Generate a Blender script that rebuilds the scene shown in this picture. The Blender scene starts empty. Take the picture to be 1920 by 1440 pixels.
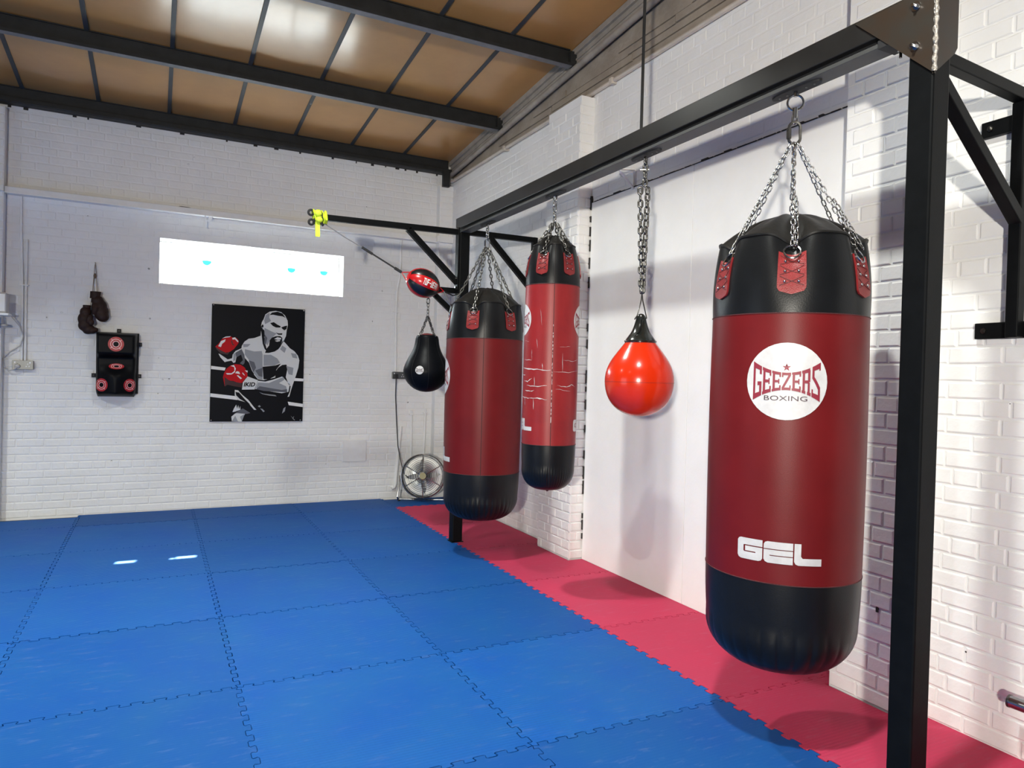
import bpy, bmesh, math, random
from mathutils import Vector, Matrix, noise
from mathutils.geometry import tessellate_polygon
random.seed(7)
PI = math.pi
S = bpy.context.scene
COL = S.collection

# ------------------------------------------------------------------ camera
CAM = Vector((0.636, -3.4392, 1.4612))
yaw, pitch, roll, FPX = 0.46675, -0.010956, 0.027157, 1326.58
fw = Vector((math.sin(yaw) * math.cos(pitch), math.cos(yaw) * math.cos(pitch), math.sin(pitch)))
rt = Vector((math.cos(yaw), -math.sin(yaw), 0)); up = rt.cross(fw)
rt2 = rt * math.cos(roll) + up * math.sin(roll); up2 = -rt * math.sin(roll) + up * math.cos(roll)
cd = bpy.data.cameras.new('camera'); cam = bpy.data.objects.new('camera', cd); COL.objects.link(cam)
m = Matrix((rt2, up2, -fw)).transposed().to_4x4(); m.translation = CAM
cam.matrix_world = m
cd.sensor_width = 36; cd.lens = 36 * FPX / 1920; cd.clip_start = 0.02
S.camera = cam

# ------------------------------------------------------------------ world, sun, lamps, exposure
w = bpy.data.worlds.new('sky'); S.world = w; w.use_nodes = True
bg = w.node_tree.nodes['Background']; bg.inputs[0].default_value = (0.86, 0.93, 1.0, 1); bg.inputs[1].default_value = 14.0
S.view_settings.view_transform = 'Standard'; S.view_settings.look = 'None'
S.view_settings.exposure = 0.0; S.view_settings.gamma = 1.0; S.view_settings.use_curve_mapping = False
S.cycles.use_denoising = True
S.cycles.max_bounces = 7; S.cycles.diffuse_bounces = 5; S.cycles.glossy_bounces = 3
S.cycles.use_adaptive_sampling = True; S.cycles.adaptive_threshold = 0.025
S.cycles.sample_clamp_indirect = 8


def lamp(name, loc, power, size, color, target=None, shape='DISK', size_y=None, spread=None):
    d = bpy.data.lights.new(name, 'AREA'); d.shape = shape; d.size = size; d.energy = power; d.color = color
    if size_y: d.size_y = size_y
    if spread: d.spread = spread
    o = bpy.data.objects.new(name, d); COL.objects.link(o); o.location = loc
    if target is not None:
        o.rotation_euler = (Vector(target) - Vector(loc)).to_track_quat('-Z', 'Y').to_euler()
    return o


# ceiling lamps of the hall, hung below the roof sheets in two rows (all above or behind the view)
LAMP_COL = (0.955, 0.985, 0.93)
for lx, ly, pw in ((1.45, -2.1, 100), (1.60, 0.95, 68), (-2.4, -2.1, 36), (-2.1, 0.95, 140)):
    lz = 4.0 + 0.08 * (4.57 - ly) - 0.28
    lamp('ceiling_lamp', (lx, ly, lz), pw, 0.18, LAMP_COL, spread=2.3)
# flood lamp on the wall side of the hall behind the photographer: the key light on the right wall
lamp('flood_lamp', (-1.9, -6.2, 1.78), 126, 0.20, (1.0, 0.945, 0.83), (3.7, 0.8, 2.5), spread=1.6)
# daylight from the open door on the far side of the hall
lamp('side_door_daylight', (-5.2, -0.6, 1.3), 48, 2.6, (0.80, 0.89, 1.0), (3.0, 0.6, 1.2), 'RECTANGLE', 2.4)
# sun outside the back window
sd = bpy.data.lights.new('sun', 'SUN'); sd.energy = 62; sd.angle = 0.009; sd.color = (1.0, 0.97, 0.92)
so = bpy.data.objects.new('sun', sd); COL.objects.link(so)
so.rotation_euler = Vector((-0.15, -1.0, -1.15)).to_track_quat('-Z', 'Y').to_euler()
so.location = (3, 9, 7)


# ------------------------------------------------------------------ materials
def _n(nt, t, **kw):
    n = nt.nodes.new(t)
    for k, v in kw.items(): setattr(n, k, v)
    return n


def mat(name, col, rough=0.5, metal=0.0, var=0.0, vscale=6.0, bump=0.0, bscale=40.0, coat=0.0, spec=0.5, col2=None, objrand=0.0, world=True, bdist=0.004):
    M = bpy.data.materials.new(name); M.use_nodes = True
    nt = M.node_tree; b = nt.nodes['Principled BSDF']; L = nt.links.new
    b.inputs['Base Color'].default_value = (*col, 1); b.inputs['Roughness'].default_value = rough
    b.inputs['Metallic'].default_value = metal; b.inputs['Specular IOR Level'].default_value = spec
    if coat:
        b.inputs['Coat Weight'].default_value = coat; b.inputs['Coat Roughness'].default_value = 0.12
    pos = _n(nt, 'ShaderNodeNewGeometry').outputs['Position']
    if var or col2:
        nz = _n(nt, 'ShaderNodeTexNoise'); nz.inputs['Scale'].default_value = vscale; nz.inputs['Detail'].default_value = 6
        nz.inputs['Roughness'].default_value = 0.62
        L(pos, nz.inputs['Vector'])
        mx = _n(nt, 'ShaderNodeMix', data_type='RGBA')
        c2 = col2 or tuple(max(0, c * (1 - var)) for c in col); c1 = col if col2 else tuple(min(1, c * (1 + var)) for c in col)
        mx.inputs['A'].default_value = (*c1, 1); mx.inputs['B'].default_value = (*c2, 1)
        rp = _n(nt, 'ShaderNodeMapRange'); rp.inputs['From Min'].default_value = 0.3; rp.inputs['From Max'].default_value = 0.7
        L(nz.outputs['Fac'], rp.inputs['Value']); L(rp.outputs['Result'], mx.inputs['Factor'])
        out = mx.outputs['Result']
        if objrand:
            oi = _n(nt, 'ShaderNodeObjectInfo'); hs = _n(nt, 'ShaderNodeHueSaturation')
            r2 = _n(nt, 'ShaderNodeMapRange'); r2.inputs['To Min'].default_value = 1 - objrand; r2.inputs['To Max'].default_value = 1 + objrand
            L(oi.outputs['Random'], r2.inputs['Value']); L(r2.outputs['Result'], hs.inputs['Value']); L(out, hs.inputs['Color'])
            out = hs.outputs['Color']
        L(out, b.inputs['Base Color'])
    if bump:
        nb = _n(nt, 'ShaderNodeTexNoise'); nb.inputs['Scale'].default_value = bscale; nb.inputs['Detail'].default_value = 5
        L(pos, nb.inputs['Vector'])
        bp = _n(nt, 'ShaderNodeBump'); bp.inputs['Strength'].default_value = bump; bp.inputs['Distance'].default_value = bdist
        L(nb.outputs['Fac'], bp.inputs['Height']); L(bp.outputs['Normal'], b.inputs['Normal'])
    return M


M = {}
M['paint'] = mat('white_masonry_paint', (0.80, 0.80, 0.79), 0.62, var=0.045, vscale=2.3, bump=0.45, bscale=26, bdist=0.006)
M['board'] = mat('white_painted_board', (0.82, 0.82, 0.81), 0.5, var=0.03, vscale=3, bump=0.18, bscale=60)
M['white'] = mat('white_paint', (0.80, 0.80, 0.79), 0.5, var=0.05, vscale=8, bump=0.15)
M['upvc'] = mat('white_plastic', (0.85, 0.86, 0.86), 0.35)
M['rawbrick'] = mat('dusty_bare_brick', (0.34, 0.29, 0.235), 0.9, var=0.4, vscale=5, bump=0.8, bscale=30, col2=(0.23, 0.19, 0.15))
M['rafter'] = mat('dusty_rafter', (0.36, 0.325, 0.28), 0.75, col2=(0.22, 0.195, 0.17), vscale=5, bump=0.5, bscale=24)
M['conduit'] = mat('cream_pipe', (0.52, 0.47, 0.41), 0.6, var=0.15)
M['darkgap'] = mat('near_black_gap', (0.03, 0.027, 0.025), 0.9)  # near-black for gaps, holes and chips
M['concrete'] = mat('concrete', (0.10, 0.10, 0.10), 0.9, var=0.2)
M['roofpanel'] = mat('brown_ceiling_sheet', (0.46, 0.245, 0.085), 0.29, var=0.14, vscale=1.4, bump=0.10, bscale=5, bdist=0.01, coat=0.35)
M['purlin'] = mat('dark_grey_steel', (0.020, 0.021, 0.022), 0.55, spec=.3, var=0.25, vscale=9, bump=0.2)
M['purlinlip'] = mat('light_grey_lip', (0.16, 0.16, 0.165), 0.6, var=0.2, vscale=12)  # bottom flange, paler than the web
M['tbar'] = mat('grey_joint_strip', (0.042, 0.047, 0.052), 0.55, var=0.15)
M['steel'] = mat('black_powder_coat', (0.0040, 0.0045, 0.005), 0.45, spec=0.10, var=0.2, vscale=15, bump=0.05, bscale=200)
M['beam_steel'] = mat('beam_black_steel', (0.018, 0.0175, 0.017), 0.33, metal=0.25, var=0.25, vscale=4, spec=0.5)
M['track_steel'] = mat('grey_track_steel', (0.052, 0.053, 0.052), 0.5, var=0.15)
M['gusset'] = mat('bare_brown_steel', (0.034, 0.032, 0.027), 0.4, metal=0.3, col2=(0.042, 0.025, 0.015), vscale=9)
M['weld'] = mat('bright_weld', (0.45, 0.42, 0.38), 0.35, metal=0.9, bump=1.0, bscale=160)
M['chrome'] = mat('bright_zinc', (0.38, 0.38, 0.39), 0.2, metal=1.0)
M['oldsteel'] = mat('dull_zinc', (0.16, 0.155, 0.145), 0.3, metal=1.0, var=0.3, vscale=60)
M['red_vinyl'] = mat('dark_red_vinyl', (0.122, 0.006, 0.0075), 0.42, spec=0.2, var=0.12, vscale=4, bump=0.10, bscale=260, bdist=0.002)
M['blk_vinyl'] = mat('black_vinyl', (0.006, 0.0065, 0.0075), 0.34, spec=0.22, var=0.2, vscale=5, bump=0.16, bscale=180, bdist=0.002)
M['blk_cap'] = mat('black_cap_vinyl', (0.010, 0.0095, 0.009), 0.42, spec=.25, var=0.2, vscale=9, bump=0.3, bscale=40)
M['tab'] = mat('red_leather', (0.20, 0.016, 0.018), 0.36, spec=.35, var=0.15, vscale=30, bump=0.25, bscale=220)
M['thread'] = mat('dark_thread', (0.06, 0.008, 0.01), 0.7)
M['seam'] = mat('dark_seam', (0.012, 0.006, 0.006), 0.7)
M['logo_white'] = mat('worn_white_print', (0.60, 0.60, 0.60), 0.5, col2=(0.47, 0.455, 0.46), vscale=16)
M['logo_red'] = mat('red_print', (0.22, 0.012, 0.03), 0.5)
M['logo_dark'] = mat('dark_print', (0.05, 0.02, 0.035), 0.5)
M['aqua'] = mat('orange_red_glossy_vinyl', (0.58, 0.024, 0.0035), 0.22, coat=0.3, spec=.35)
M['blk_rubber'] = mat('glossy_black_rubber', (0.010, 0.012, 0.011), 0.2, coat=0.3)
M['glove_brown'] = mat('old_brown_leather', (0.024, 0.0105, 0.0085), 0.6, spec=.25, var=0.35, vscale=30, bump=0.4, bscale=90)
M['string'] = mat('brown_string', (0.16, 0.11, 0.07), 0.8)
M['pad'] = mat('black_pad_leather', (0.0035, 0.004, 0.0055), 0.42, spec=.1, bump=0.12, bscale=80)
M['pad_red'] = mat('red_target', (0.42, 0.012, 0.02), 0.4)
M['pad_pink'] = mat('pale_target_ring', (0.78, 0.42, 0.42), 0.4)
M['poster_black'] = mat('poster_black', (0.0045, 0.005, 0.007), 0.45, spec=.15)
M['p_light'] = mat('poster_light_grey', (0.66, 0.67, 0.67), 0.4)
M['p_mid'] = mat('poster_mid_grey', (0.29, 0.305, 0.33), 0.4)
M['p_dark'] = mat('poster_dark_grey', (0.095, 0.10, 0.12), 0.4)
M['p_red'] = mat('poster_red', (0.50, 0.006, 0.011), 0.45, spec=.15)
M['p_dred'] = mat('poster_dark_red', (0.04, 0.006, 0.008), 0.4)
M['p_white'] = mat('poster_white', (0.80, 0.80, 0.79), 0.4)
M['neon'] = mat('neon_yellow_webbing', (0.62, 0.80, 0.035), 0.6, bump=0.4, bscale=200)
M['webbing'] = mat('black_webbing', (0.010, 0.010, 0.011), 0.65)
M['bungee'] = mat('grey_cord', (0.16, 0.16, 0.17), 0.5)
M['ball_red'] = mat('red_ball_leather', (0.50, 0.008, 0.012), 0.27, coat=0.2)
M['ball_blk'] = mat('black_ball_leather', (0.008, 0.008, 0.010), 0.3, coat=0.2)
M['cable'] = mat('black_cable', (0.012, 0.012, 0.012), 0.5)
M['socket'] = mat('metal_socket_plate', (0.13, 0.135, 0.135), 0.35, metal=0.7)
M['boxgrey'] = mat('grey_cream_plastic', (0.50, 0.48, 0.46), 0.5)
M['bluebox'] = mat('pale_blue_plastic', (0.30, 0.42, 0.62), 0.5)
M['fanblade'] = mat('fan_aluminium', (0.55, 0.56, 0.55), 0.35, metal=0.85)
M['fanback'] = mat('fan_drum_metal', (0.42, 0.42, 0.41), 0.35, metal=0.9)
M['fanhub'] = mat('fan_badge', (0.22, 0.19, 0.06), 0.4)
M['cyan'] = mat('cyan_sticker', (0.05, 0.55, 0.62), 0.4)
M['roofwhite'] = mat('outer_walls', (0.38, 0.38, 0.40), 0.8)


def mat_mats(name, col, col2, rough):
    Mt = mat(name, col, rough, col2=col2, vscale=2.2, objrand=0.13, spec=0.08)
    nt = Mt.node_tree; b = nt.nodes['Principled BSDF']; L = nt.links.new
    pos = _n(nt, 'ShaderNodeNewGeometry').outputs['Position']
    wv = _n(nt, 'ShaderNodeTexWave', wave_type='BANDS', bands_direction='Y'); wv.inputs['Scale'].default_value = 17.0
    wv.inputs['Distortion'].default_value = 0.0
    L(pos, wv.inputs['Vector'])
    n2 = _n(nt, 'ShaderNodeTexNoise'); n2.inputs['Scale'].default_value = 0.8; n2.inputs['Detail'].default_value = 3
    L(pos, n2.inputs['Vector'])
    oi = _n(nt, 'ShaderNodeObjectInfo')
    rr = _n(nt, 'ShaderNodeMapRange'); rr.inputs['From Min'].default_value = 0.35; rr.inputs['From Max'].default_value = 0.95
    rr.inputs['To Min'].default_value = 0.05; rr.inputs['To Max'].default_value = 0.5
    L(oi.outputs['Random'], rr.inputs['Value'])
    bp = _n(nt, 'ShaderNodeBump'); bp.inputs['Distance'].default_value = 0.0025
    L(wv.outputs['Fac'], bp.inputs['Height']); L(rr.outputs['Result'], bp.inputs['Strength'])
    # faint scuffs, long and pale
    mp = _n(nt, 'ShaderNodeMapping'); mp.inputs['Scale'].default_value = (7, 26, 1); mp.inputs['Rotation'].default_value = (0, 0, 0.5)
    L(pos, mp.inputs['Vector'])
    n3 = _n(nt, 'ShaderNodeTexNoise'); n3.inputs['Scale'].default_value = 1.0; n3.inputs['Detail'].default_value = 8; n3.inputs['Roughness'].default_value = 0.75
    L(mp.outputs['Vector'], n3.inputs['Vector'])
    r3 = _n(nt, 'ShaderNodeMapRange'); r3.inputs['From Min'].default_value = 0.55; r3.inputs['From Max'].default_value = 0.8; r3.inputs['To Max'].default_value = 0.13
    L(n3.outputs['Fac'], r3.inputs['Value'])
    old = b.inputs['Base Color'].links[0].from_socket
    mx = _n(nt, 'ShaderNodeMix', data_type='RGBA'); mx.inputs['B'].default_value = (0.45, 0.5, 0.6, 1)
    L(old, mx.inputs['A']); L(r3.outputs['Result'], mx.inputs['Factor']); L(mx.outputs['Result'], b.inputs['Base Color'])
    L(bp.outputs['Normal'], b.inputs['Normal'])
    r4 = _n(nt, 'ShaderNodeMapRange'); r4.inputs['To Min'].default_value = rough - 0.1; r4.inputs['To Max'].default_value = rough + 0.12
    L(n2.outputs['Fac'], r4.inputs['Value']); L(r4.outputs['Result'], b.inputs['Roughness'])
    return Mt


M['mat_blue'] = mat_mats('blue_foam', (0.0062, 0.070, 0.300), (0.0092, 0.085, 0.285), 0.55)
M['mat_red'] = mat_mats('red_foam', (0.500, 0.036, 0.090), (0.430, 0.042, 0.092), 0.55)


def mat_worn():
    Mt = mat('worn_red_vinyl', (0.29, 0.018, 0.019), 0.38, spec=.3, col2=(0.21, 0.014, 0.017), vscale=4, bump=0.1, bscale=200)
    nt = Mt.node_tree; b = nt.nodes['Principled BSDF']; L = nt.links.new
    return Mt


M['red_worn'] = mat_worn()


def mat_glass():
    Mt = bpy.data.materials.new('window_glass'); Mt.use_nodes = True; nt = Mt.node_tree; L = nt.links.new
    nt.nodes.clear(); o = _n(nt, 'ShaderNodeOutputMaterial'); t = _n(nt, 'ShaderNodeBsdfTransparent'); g = _n(nt, 'ShaderNodeBsdfGlossy')
    g.inputs['Roughness'].default_value = 0.02; t.inputs[0].default_value = (0.95, 0.98, 0.97, 1)
    mx = _n(nt, 'ShaderNodeMixShader'); mx.inputs[0].default_value = 0.05
    L(t.outputs[0], mx.inputs[1]); L(g.outputs[0], mx.inputs[2]); L(mx.outputs[0], o.inputs[0])
    return Mt


M['glass'] = mat_glass()

# ------------------------------------------------------------------ geometry helpers
LOC = {}


class G:
    def __init__(s): s.v = []; s.f = []

    def add(s, vs, fs):
        o = len(s.v); s.v += [Vector(a) for a in vs]; s.f += [tuple(o + i for i in f) for f in fs]; return s

    def box(s, x0, x1, y0, y1, z0, z1):
        return s.add([(x0, y0, z0), (x1, y0, z0), (x1, y1, z0), (x0, y1, z0), (x0, y0, z1), (x1, y0, z1), (x1, y1, z1), (x0, y1, z1)],
                     [(0, 3, 2, 1), (4, 5, 6, 7), (0, 1, 5, 4), (1, 2, 6, 5), (2, 3, 7, 6), (3, 0, 4, 7)])

    def bar(s, a, b, wd, ht, upv=(0, 0, 1)):
        a, b = Vector(a), Vector(b); d = (b - a).normalized(); u = Vector(upv); sd_ = d.cross(u).normalized(); u = sd_.cross(d)
        vs = []
        for p in (a, b):
            for i, j in ((-1, -1), (1, -1), (1, 1), (-1, 1)): vs.append(p + sd_ * i * wd / 2 + u * j * ht / 2)
        return s.add(vs, [(0, 1, 2, 3), (7, 6, 5, 4), (0, 4, 5, 1), (1, 5, 6, 2), (2, 6, 7, 3), (3, 7, 4, 0)])

    def tube(s, pts, r, n=8, closed=False, caps=True):
        pts = [Vector(p) for p in pts]; N = len(pts); rs = r if isinstance(r, (list, tuple)) else [r] * N
        T = []
        for i in range(N):
            a = pts[(i - 1) % N] if (closed or i > 0) else pts[i]; b = pts[(i + 1) % N] if (closed or i < N - 1) else pts[i]
            T.append((b - a).normalized())
        nrm = T[0].orthogonal().normalized(); vs = []
        for i in range(N):
            if i: nrm = (nrm - T[i] * nrm.dot(T[i])).normalized()
            bn = T[i].cross(nrm)
            for k in range(n):
                a = 2 * PI * k / n; vs.append(pts[i] + (nrm * math.cos(a) + bn * math.sin(a)) * rs[i])
        fs = []
        for i in range(N if closed else N - 1):
            j = (i + 1) % N
            for k in range(n): fs.append((i * n + k, i * n + (k + 1) % n, j * n + (k + 1) % n, j * n + k))
        if not closed and caps: fs += [tuple(range(n - 1, -1, -1)), tuple((N - 1) * n + k for k in range(n))]
        return s.add(vs, fs)

    def ring(s, c, R, r, ax=(0, 0, 1), n=24, k=6, sx=1.0):
        ax = Vector(ax).normalized(); a = ax.orthogonal().normalized()
        if abs(ax.z) < 0.99:
            a = Vector((0, 0, 1)); a = (a - ax * a.dot(ax)).normalized()
        b = ax.cross(a)
        return s.tube([Vector(c) + a * math.cos(2 * PI * i / n) * R * sx + b * math.sin(2 * PI * i / n) * R for i in range(n)], r, k, True)

    def grid(s, fn, nu, nv, closeu=False):
        vs = [fn(i / (nu if closeu else nu - 1), j / (nv - 1)) for j in range(nv) for i in range(nu)]
        fs = []
        for j in range(nv - 1):
            for i in range(nu if closeu else nu - 1):
                k = (i + 1) % nu; fs.append((j * nu + i, j * nu + k, (j + 1) * nu + k, (j + 1) * nu + i))
        return s.add(vs, fs)

    def sphere(s, c, rad, n=16, k=10, rot=None):
        c = Vector(c); rx, ry, rz = rad if isinstance(rad, (list, tuple)) else (rad,) * 3; R = rot or Matrix.Identity(3)

        def f(u, v):
            t = 2 * PI * u; p = PI * (v - 0.5); return c + R @ Vector((rx * math.cos(p) * math.cos(t), ry * math.cos(p) * math.sin(t), rz * math.sin(p)))
        return s.grid(f, n, k, True)

    def poly(s, pts, fn, fine_=0):
        """flat outline in 2D, filled; fn maps (a,b) to 3D; fine_ = longest edge before mapping"""
        tris = tessellate_polygon([[Vector((p[0], p[1], 0)) for p in pts]])
        if not fine_: return s.add([fn(*p) for p in pts], tris)
        todo = [tuple(Vector(pts[i]) for i in t) for t in tris]
        while todo:
            t = todo.pop(); L_ = [(t[(i + 1) % 3] - t[i]).length for i in range(3)]; k = L_.index(max(L_))
            if L_[k] > fine_:
                a, b, c = t[k], t[(k + 1) % 3], t[(k + 2) % 3]; m_ = (a + b) / 2; todo += [(a, m_, c), (m_, b, c)]
            else: s.add([fn(*p) for p in t], [(0, 1, 2)])
        return s

    def prism(s, pts, fn0, fn1):
        n = len(pts); tris = tessellate_polygon([[Vector((p[0], p[1], 0)) for p in pts]])
        vs = [fn0(*p) for p in pts] + [fn1(*p) for p in pts]
        fs = [tuple(t) for t in tris] + [tuple(n + i for i in reversed(t)) for t in tris] + [(i, (i + 1) % n, n + (i + 1) % n, n + i) for i in range(n)]
        return s.add(vs, fs)


def root_loc(o):
    while o is not None:
        if o in LOC: return LOC[o]
        o = o.parent
    return Vector()


def obj(g, name, mt, parent=None, smooth=True, bevel=0, ang=0.7, loc=None, fix=True):
    me = bpy.data.meshes.new(name); base = root_loc(parent) if parent is not None else Vector(loc or (0, 0, 0))
    me.from_pydata([v - base for v in g.v], [], g.f); me.update()
    if fix:
        bm = bmesh.new(); bm.from_mesh(me); bmesh.ops.remove_doubles(bm, verts=bm.verts, dist=1e-6)
        bmesh.ops.recalc_face_normals(bm, faces=bm.faces); bm.to_mesh(me); bm.free()
    if smooth:
        me.shade_smooth(); me.set_sharp_from_angle(angle=ang)
    me.materials.append(M[mt] if isinstance(mt, str) else mt)
    o = bpy.data.objects.new(name, me); COL.objects.link(o)
    if parent is not None: o.parent = parent
    else: o.location = base; LOC[o] = base
    if bevel:
        b = o.modifiers.new('bevel', 'BEVEL'); b.width = bevel; b.segments = 2; b.limit_method = 'ANGLE'; b.angle_limit = 0.6
    return o


def tag(o, label, cat, group=None):
    o['label'] = label; o['category'] = cat
    if group: o['group'] = group
    return o


def thing(name, label, cat, loc, group=None):
    o = bpy.data.objects.new(name, None); COL.objects.link(o); o.location = loc; LOC[o] = Vector(loc); o.empty_display_size = 0.1
    return tag(o, label, cat, group)


def struct(g, name, mt, **kw):
    o = obj(g, name, mt, None, **kw); o['kind'] = 'structure'; return o


def inst(me, name, parent, mw):
    """copy sharing mesh data, mw = matrix in world space"""
    o = bpy.data.objects.new(name, me); COL.objects.link(o); o.parent = parent
    o.matrix_local = Matrix.Translation(-root_loc(parent)) @ mw
    return o


# ------------------------------------------------------------------ the shell
YB, XR = 4.57, 3.77
roofz = lambda y: 4.0 + 0.08 * (4.57 - y)
XL, YF = -5.4, -6.3
floor = struct(G().box(XL, 4.1, YF, 5.0, -0.12, -0.021), 'floor', 'concrete', smooth=False)

# bricks: one shared shape, a chamfered block standing proud of the mortar
BL, BH, PITCH_L, PITCH_H = 0.2155, 0.0655, 0.225, 0.0745


def brick_mesh(L_, H_, name):
    d, c = 0.0055, 0.0055
    vs = []
    for (dx, dz, y) in ((L_ / 2, H_ / 2, 0.012), (L_ / 2, H_ / 2, -d + 0.0035), (L_ / 2 - c, H_ / 2 - c, -d)):
        vs += [(-dx, y, -dz), (dx, y, -dz), (dx, y, dz), (-dx, y, dz)]
    fs = []
    for k in (0, 4):
        for i in range(4): fs.append((k + i, k + (i + 1) % 4, k + 4 + (i + 1) % 4, k + 4 + i))
    fs.append((8, 9, 10, 11))
    me = bpy.data.meshes.new(name); me.from_pydata(vs, [], fs); me.update(); me.materials.append(M['paint'])
    return me, vs, fs


STR = brick_mesh(BL, BH, 'brick'); HDR = brick_mesh(0.104, BH, 'brick_header')


def bricks_on(rects, frame, holes=(), dep=1.0):
    """brick matrices over rectangles (a0,a1,z0,z1); frame(a,z,rot)->Matrix whose -Y looks out of the wall"""
    out = []
    for a0, a1, z0, z1 in rects:
        nrow = int((z1 - z0) / PITCH_H)
        for r in range(nrow):
            zc = z0 + (r + 0.5) * PITCH_H
            hdr = (r % 4 == 2)
            pl = 0.1135 if hdr else PITCH_L
            off = (0.056 if hdr else (0.1125 if r % 2 else 0.0))
            k = -1
            while True:
                lo = a0 + k * pl + off; hi = lo + pl; k += 1
                if lo >= a1 - 0.03: break
                l2, h2 = max(lo, a0), min(hi, a1)
                if h2 - l2 < 0.045: continue
                if any(l2 < hx1 and h2 > hx0 and zc + 0.03 > hz0 and zc - 0.03 < hz1 for hx0, hx1, hz0, hz1 in holes): continue
                wd = h2 - l2 - 0.0095; full = 0.104 if hdr else BL
                sc = wd / full
                mw = frame((l2 + h2) / 2 + random.uniform(-.0015, .0015), zc + random.uniform(-.0012, .0012), random.uniform(-.0016, .0008)) @ Matrix.Rotation(random.uniform(-.006, .006), 4, 'Y') @ Matrix.Rotation(random.uniform(-.004, .004), 4, 'Z') @ Matrix.Diagonal((sc, dep, 1, 1))
                out.append((mw, hdr))
    return out


def lay(parent, mats, limit=300, key=None):
    mats = sorted(mats, key=key or (lambda q: (q[0].translation - CAM).length))
    for mw, hdr in mats[:limit]:
        inst((HDR if hdr else STR)[0], 'brick', parent, mw)
    rest = mats[limit:]
    if rest:
        g = G()
        for mw, hdr in rest:
            vs, fs = (HDR if hdr else STR)[1:]; g.add([mw @ Vector(v) for v in vs], fs)
        o = obj(g, 'brickwork', 'paint', parent, smooth=False, fix=False); o['kind'] = 'stuff'


def fr_back(y):
    return lambda a, z, d: Matrix.Translation((a, y + d, z))


def fr_right(x):  # -Y of brick -> -X of world
    return lambda a, z, d: Matrix.Translation((x + d, a, z)) @ Matrix.Rotation(-PI / 2, 4, 'Z')


# back wall with window opening
WX0, WX1, WZ0, WZ1, WT = 0.65, 2.505, 2.303, 2.763, 0.333
g = G()
g.box(XL, WX0, YB, YB + WT, -0.02, 4.1); g.box(WX1, 4.1, YB, YB + WT, -0.02, 4.1)
g.box(WX0, WX1, YB, YB + WT, -0.02, WZ0); g.box(WX0, WX1, YB, YB + WT, WZ1, 4.1)
pier_l = struct(G().box(-1.7, -0.635, YB - 0.115, YB - .001, -0.02, 3.80), 'wall_pier_left', 'paint', smooth=False)
pier_c = struct(G().box(3.60, 3.769, YB - 0.10, YB - .001, -0.02, 3.70), 'wall_pier_corner', 'paint', smooth=False)
wall_back = struct(g, 'wall_back', 'paint', smooth=False)
bb = bricks_on([(-0.635, 3.60, 0.0, 3.83)], fr_back(YB), [(WX0, WX1, WZ0, WZ1)], .6)
lay(pier_l, bricks_on([(-1.7, -0.635, 0.0, 3.80)], fr_back(YB - 0.115)), 300)
lay(pier_c, bricks_on([(3.60, 3.77, 0, 3.70)], fr_back(YB - 0.10)), 300)
lay(wall_back, bb, 300, key=lambda q: abs(q[0].translation.x - 1.3) * 0.8 + abs(q[0].translation.z - 1.25))
# crumbling dark edge along the wall top
g = G()
x = -0.9
while x < 3.7:
    wv = random.uniform(.01, .05); g.box(x, x + wv, YB - 0.007, YB + 0.01, 3.836 - random.uniform(0, .012), 3.86); x += wv + random.uniform(.05, .45)
o = obj(g, 'crumbled_edge', 'darkgap', wall_back, smooth=False); o['kind'] = 'stuff'

# old drill holes and chips in the paint
g = G()
for (x, z) in [(.62, 3.55), (.63, 3.49), (.95, 3.62), (.30, 3.42), (2.55, 3.62), (2.75, 3.35), (1.9, 3.4), (.66, 1.55), (.70, 1.33), (.76, 1.34), (.66, 1.19), (.9, 2.62), (2.2, 1.5), (2.16, 1.42), (.02, 2.9), (.45, 2.7), (2.95, 2.5), (3.3, 1.12), (2.85, 2.05), (1.4, .55), (.3, .7), (-.3, 1.9), (1.0, 1.32), (3.0, 3.2)] + [(random.uniform(-.5, 3.3), random.uniform(.4, 3.7)) for _ in range(22)]:
    if WX0 - .05 < x < WX1 + .05 and WZ0 - .05 < z < WZ1 + .05: continue
    r_ = random.uniform(.004, .010)
    g.add([(x + r_ * math.cos(k * PI / 3) * random.uniform(.6, 1.2), YB - .0045, z + r_ * math.sin(k * PI / 3) * random.uniform(.6, 1.1)) for k in range(6)] + [(x, YB + .004, z)], [(k, (k + 1) % 6, 6) for k in range(6)])
o = obj(g, 'paint_chips', 'darkgap', wall_back, smooth=False, fix=False); o['kind'] = 'stuff'

# right wall
g = G()
g.box(XR, XR + 0.3, 1.40, YB + 0.3, -0.02, 3.76)
g.box(3.755, XR + 0.3, -1.46, 1.41, -0.02, 3.76)
g.box(3.63, XR + 0.1, 1.405, 1.925, -0.02, 3.72)
g.box(3.60, XR + 0.1, -1.46, -1.083, -0.02, 3.76)
g.box(3.72, XR + 0.3, YF, -1.45, -0.02, 3.76)
wall_right = struct(g, 'wall_right', 'paint', smooth=False)
br = bricks_on([(-3.9, -1.455, 0, 3.76)], fr_right(3.72), (), .8) + bricks_on([(-1.455, -1.083, 0, 3.76)], fr_right(3.60))
br += bricks_on([(1.405, 1.925, 0, 3.70)], fr_right(3.63)) + bricks_on([(1.925, YB - .02, 0, 3.76)], fr_right(XR), (), .5) + bricks_on([(-1.083, 1.405, 2.905, 3.76)], fr_right(3.755), (), .35)
br += bricks_on([(3.63, 3.755, 0, 3.70)], fr_back(1.405))


def keyr(q):
    t = q[0].translation; d = (t - CAM); u_ = d.dot(rt2) / d.dot(fw) if d.dot(fw) > 0.2 else 99; v_ = d.dot(up2) / max(d.dot(fw), .2)
    vis = abs(u_) < 0.73 and abs(v_) < 0.55
    return (0 if vis else 100) + d.length


lay(wall_right, br, 300, key=keyr)
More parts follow.
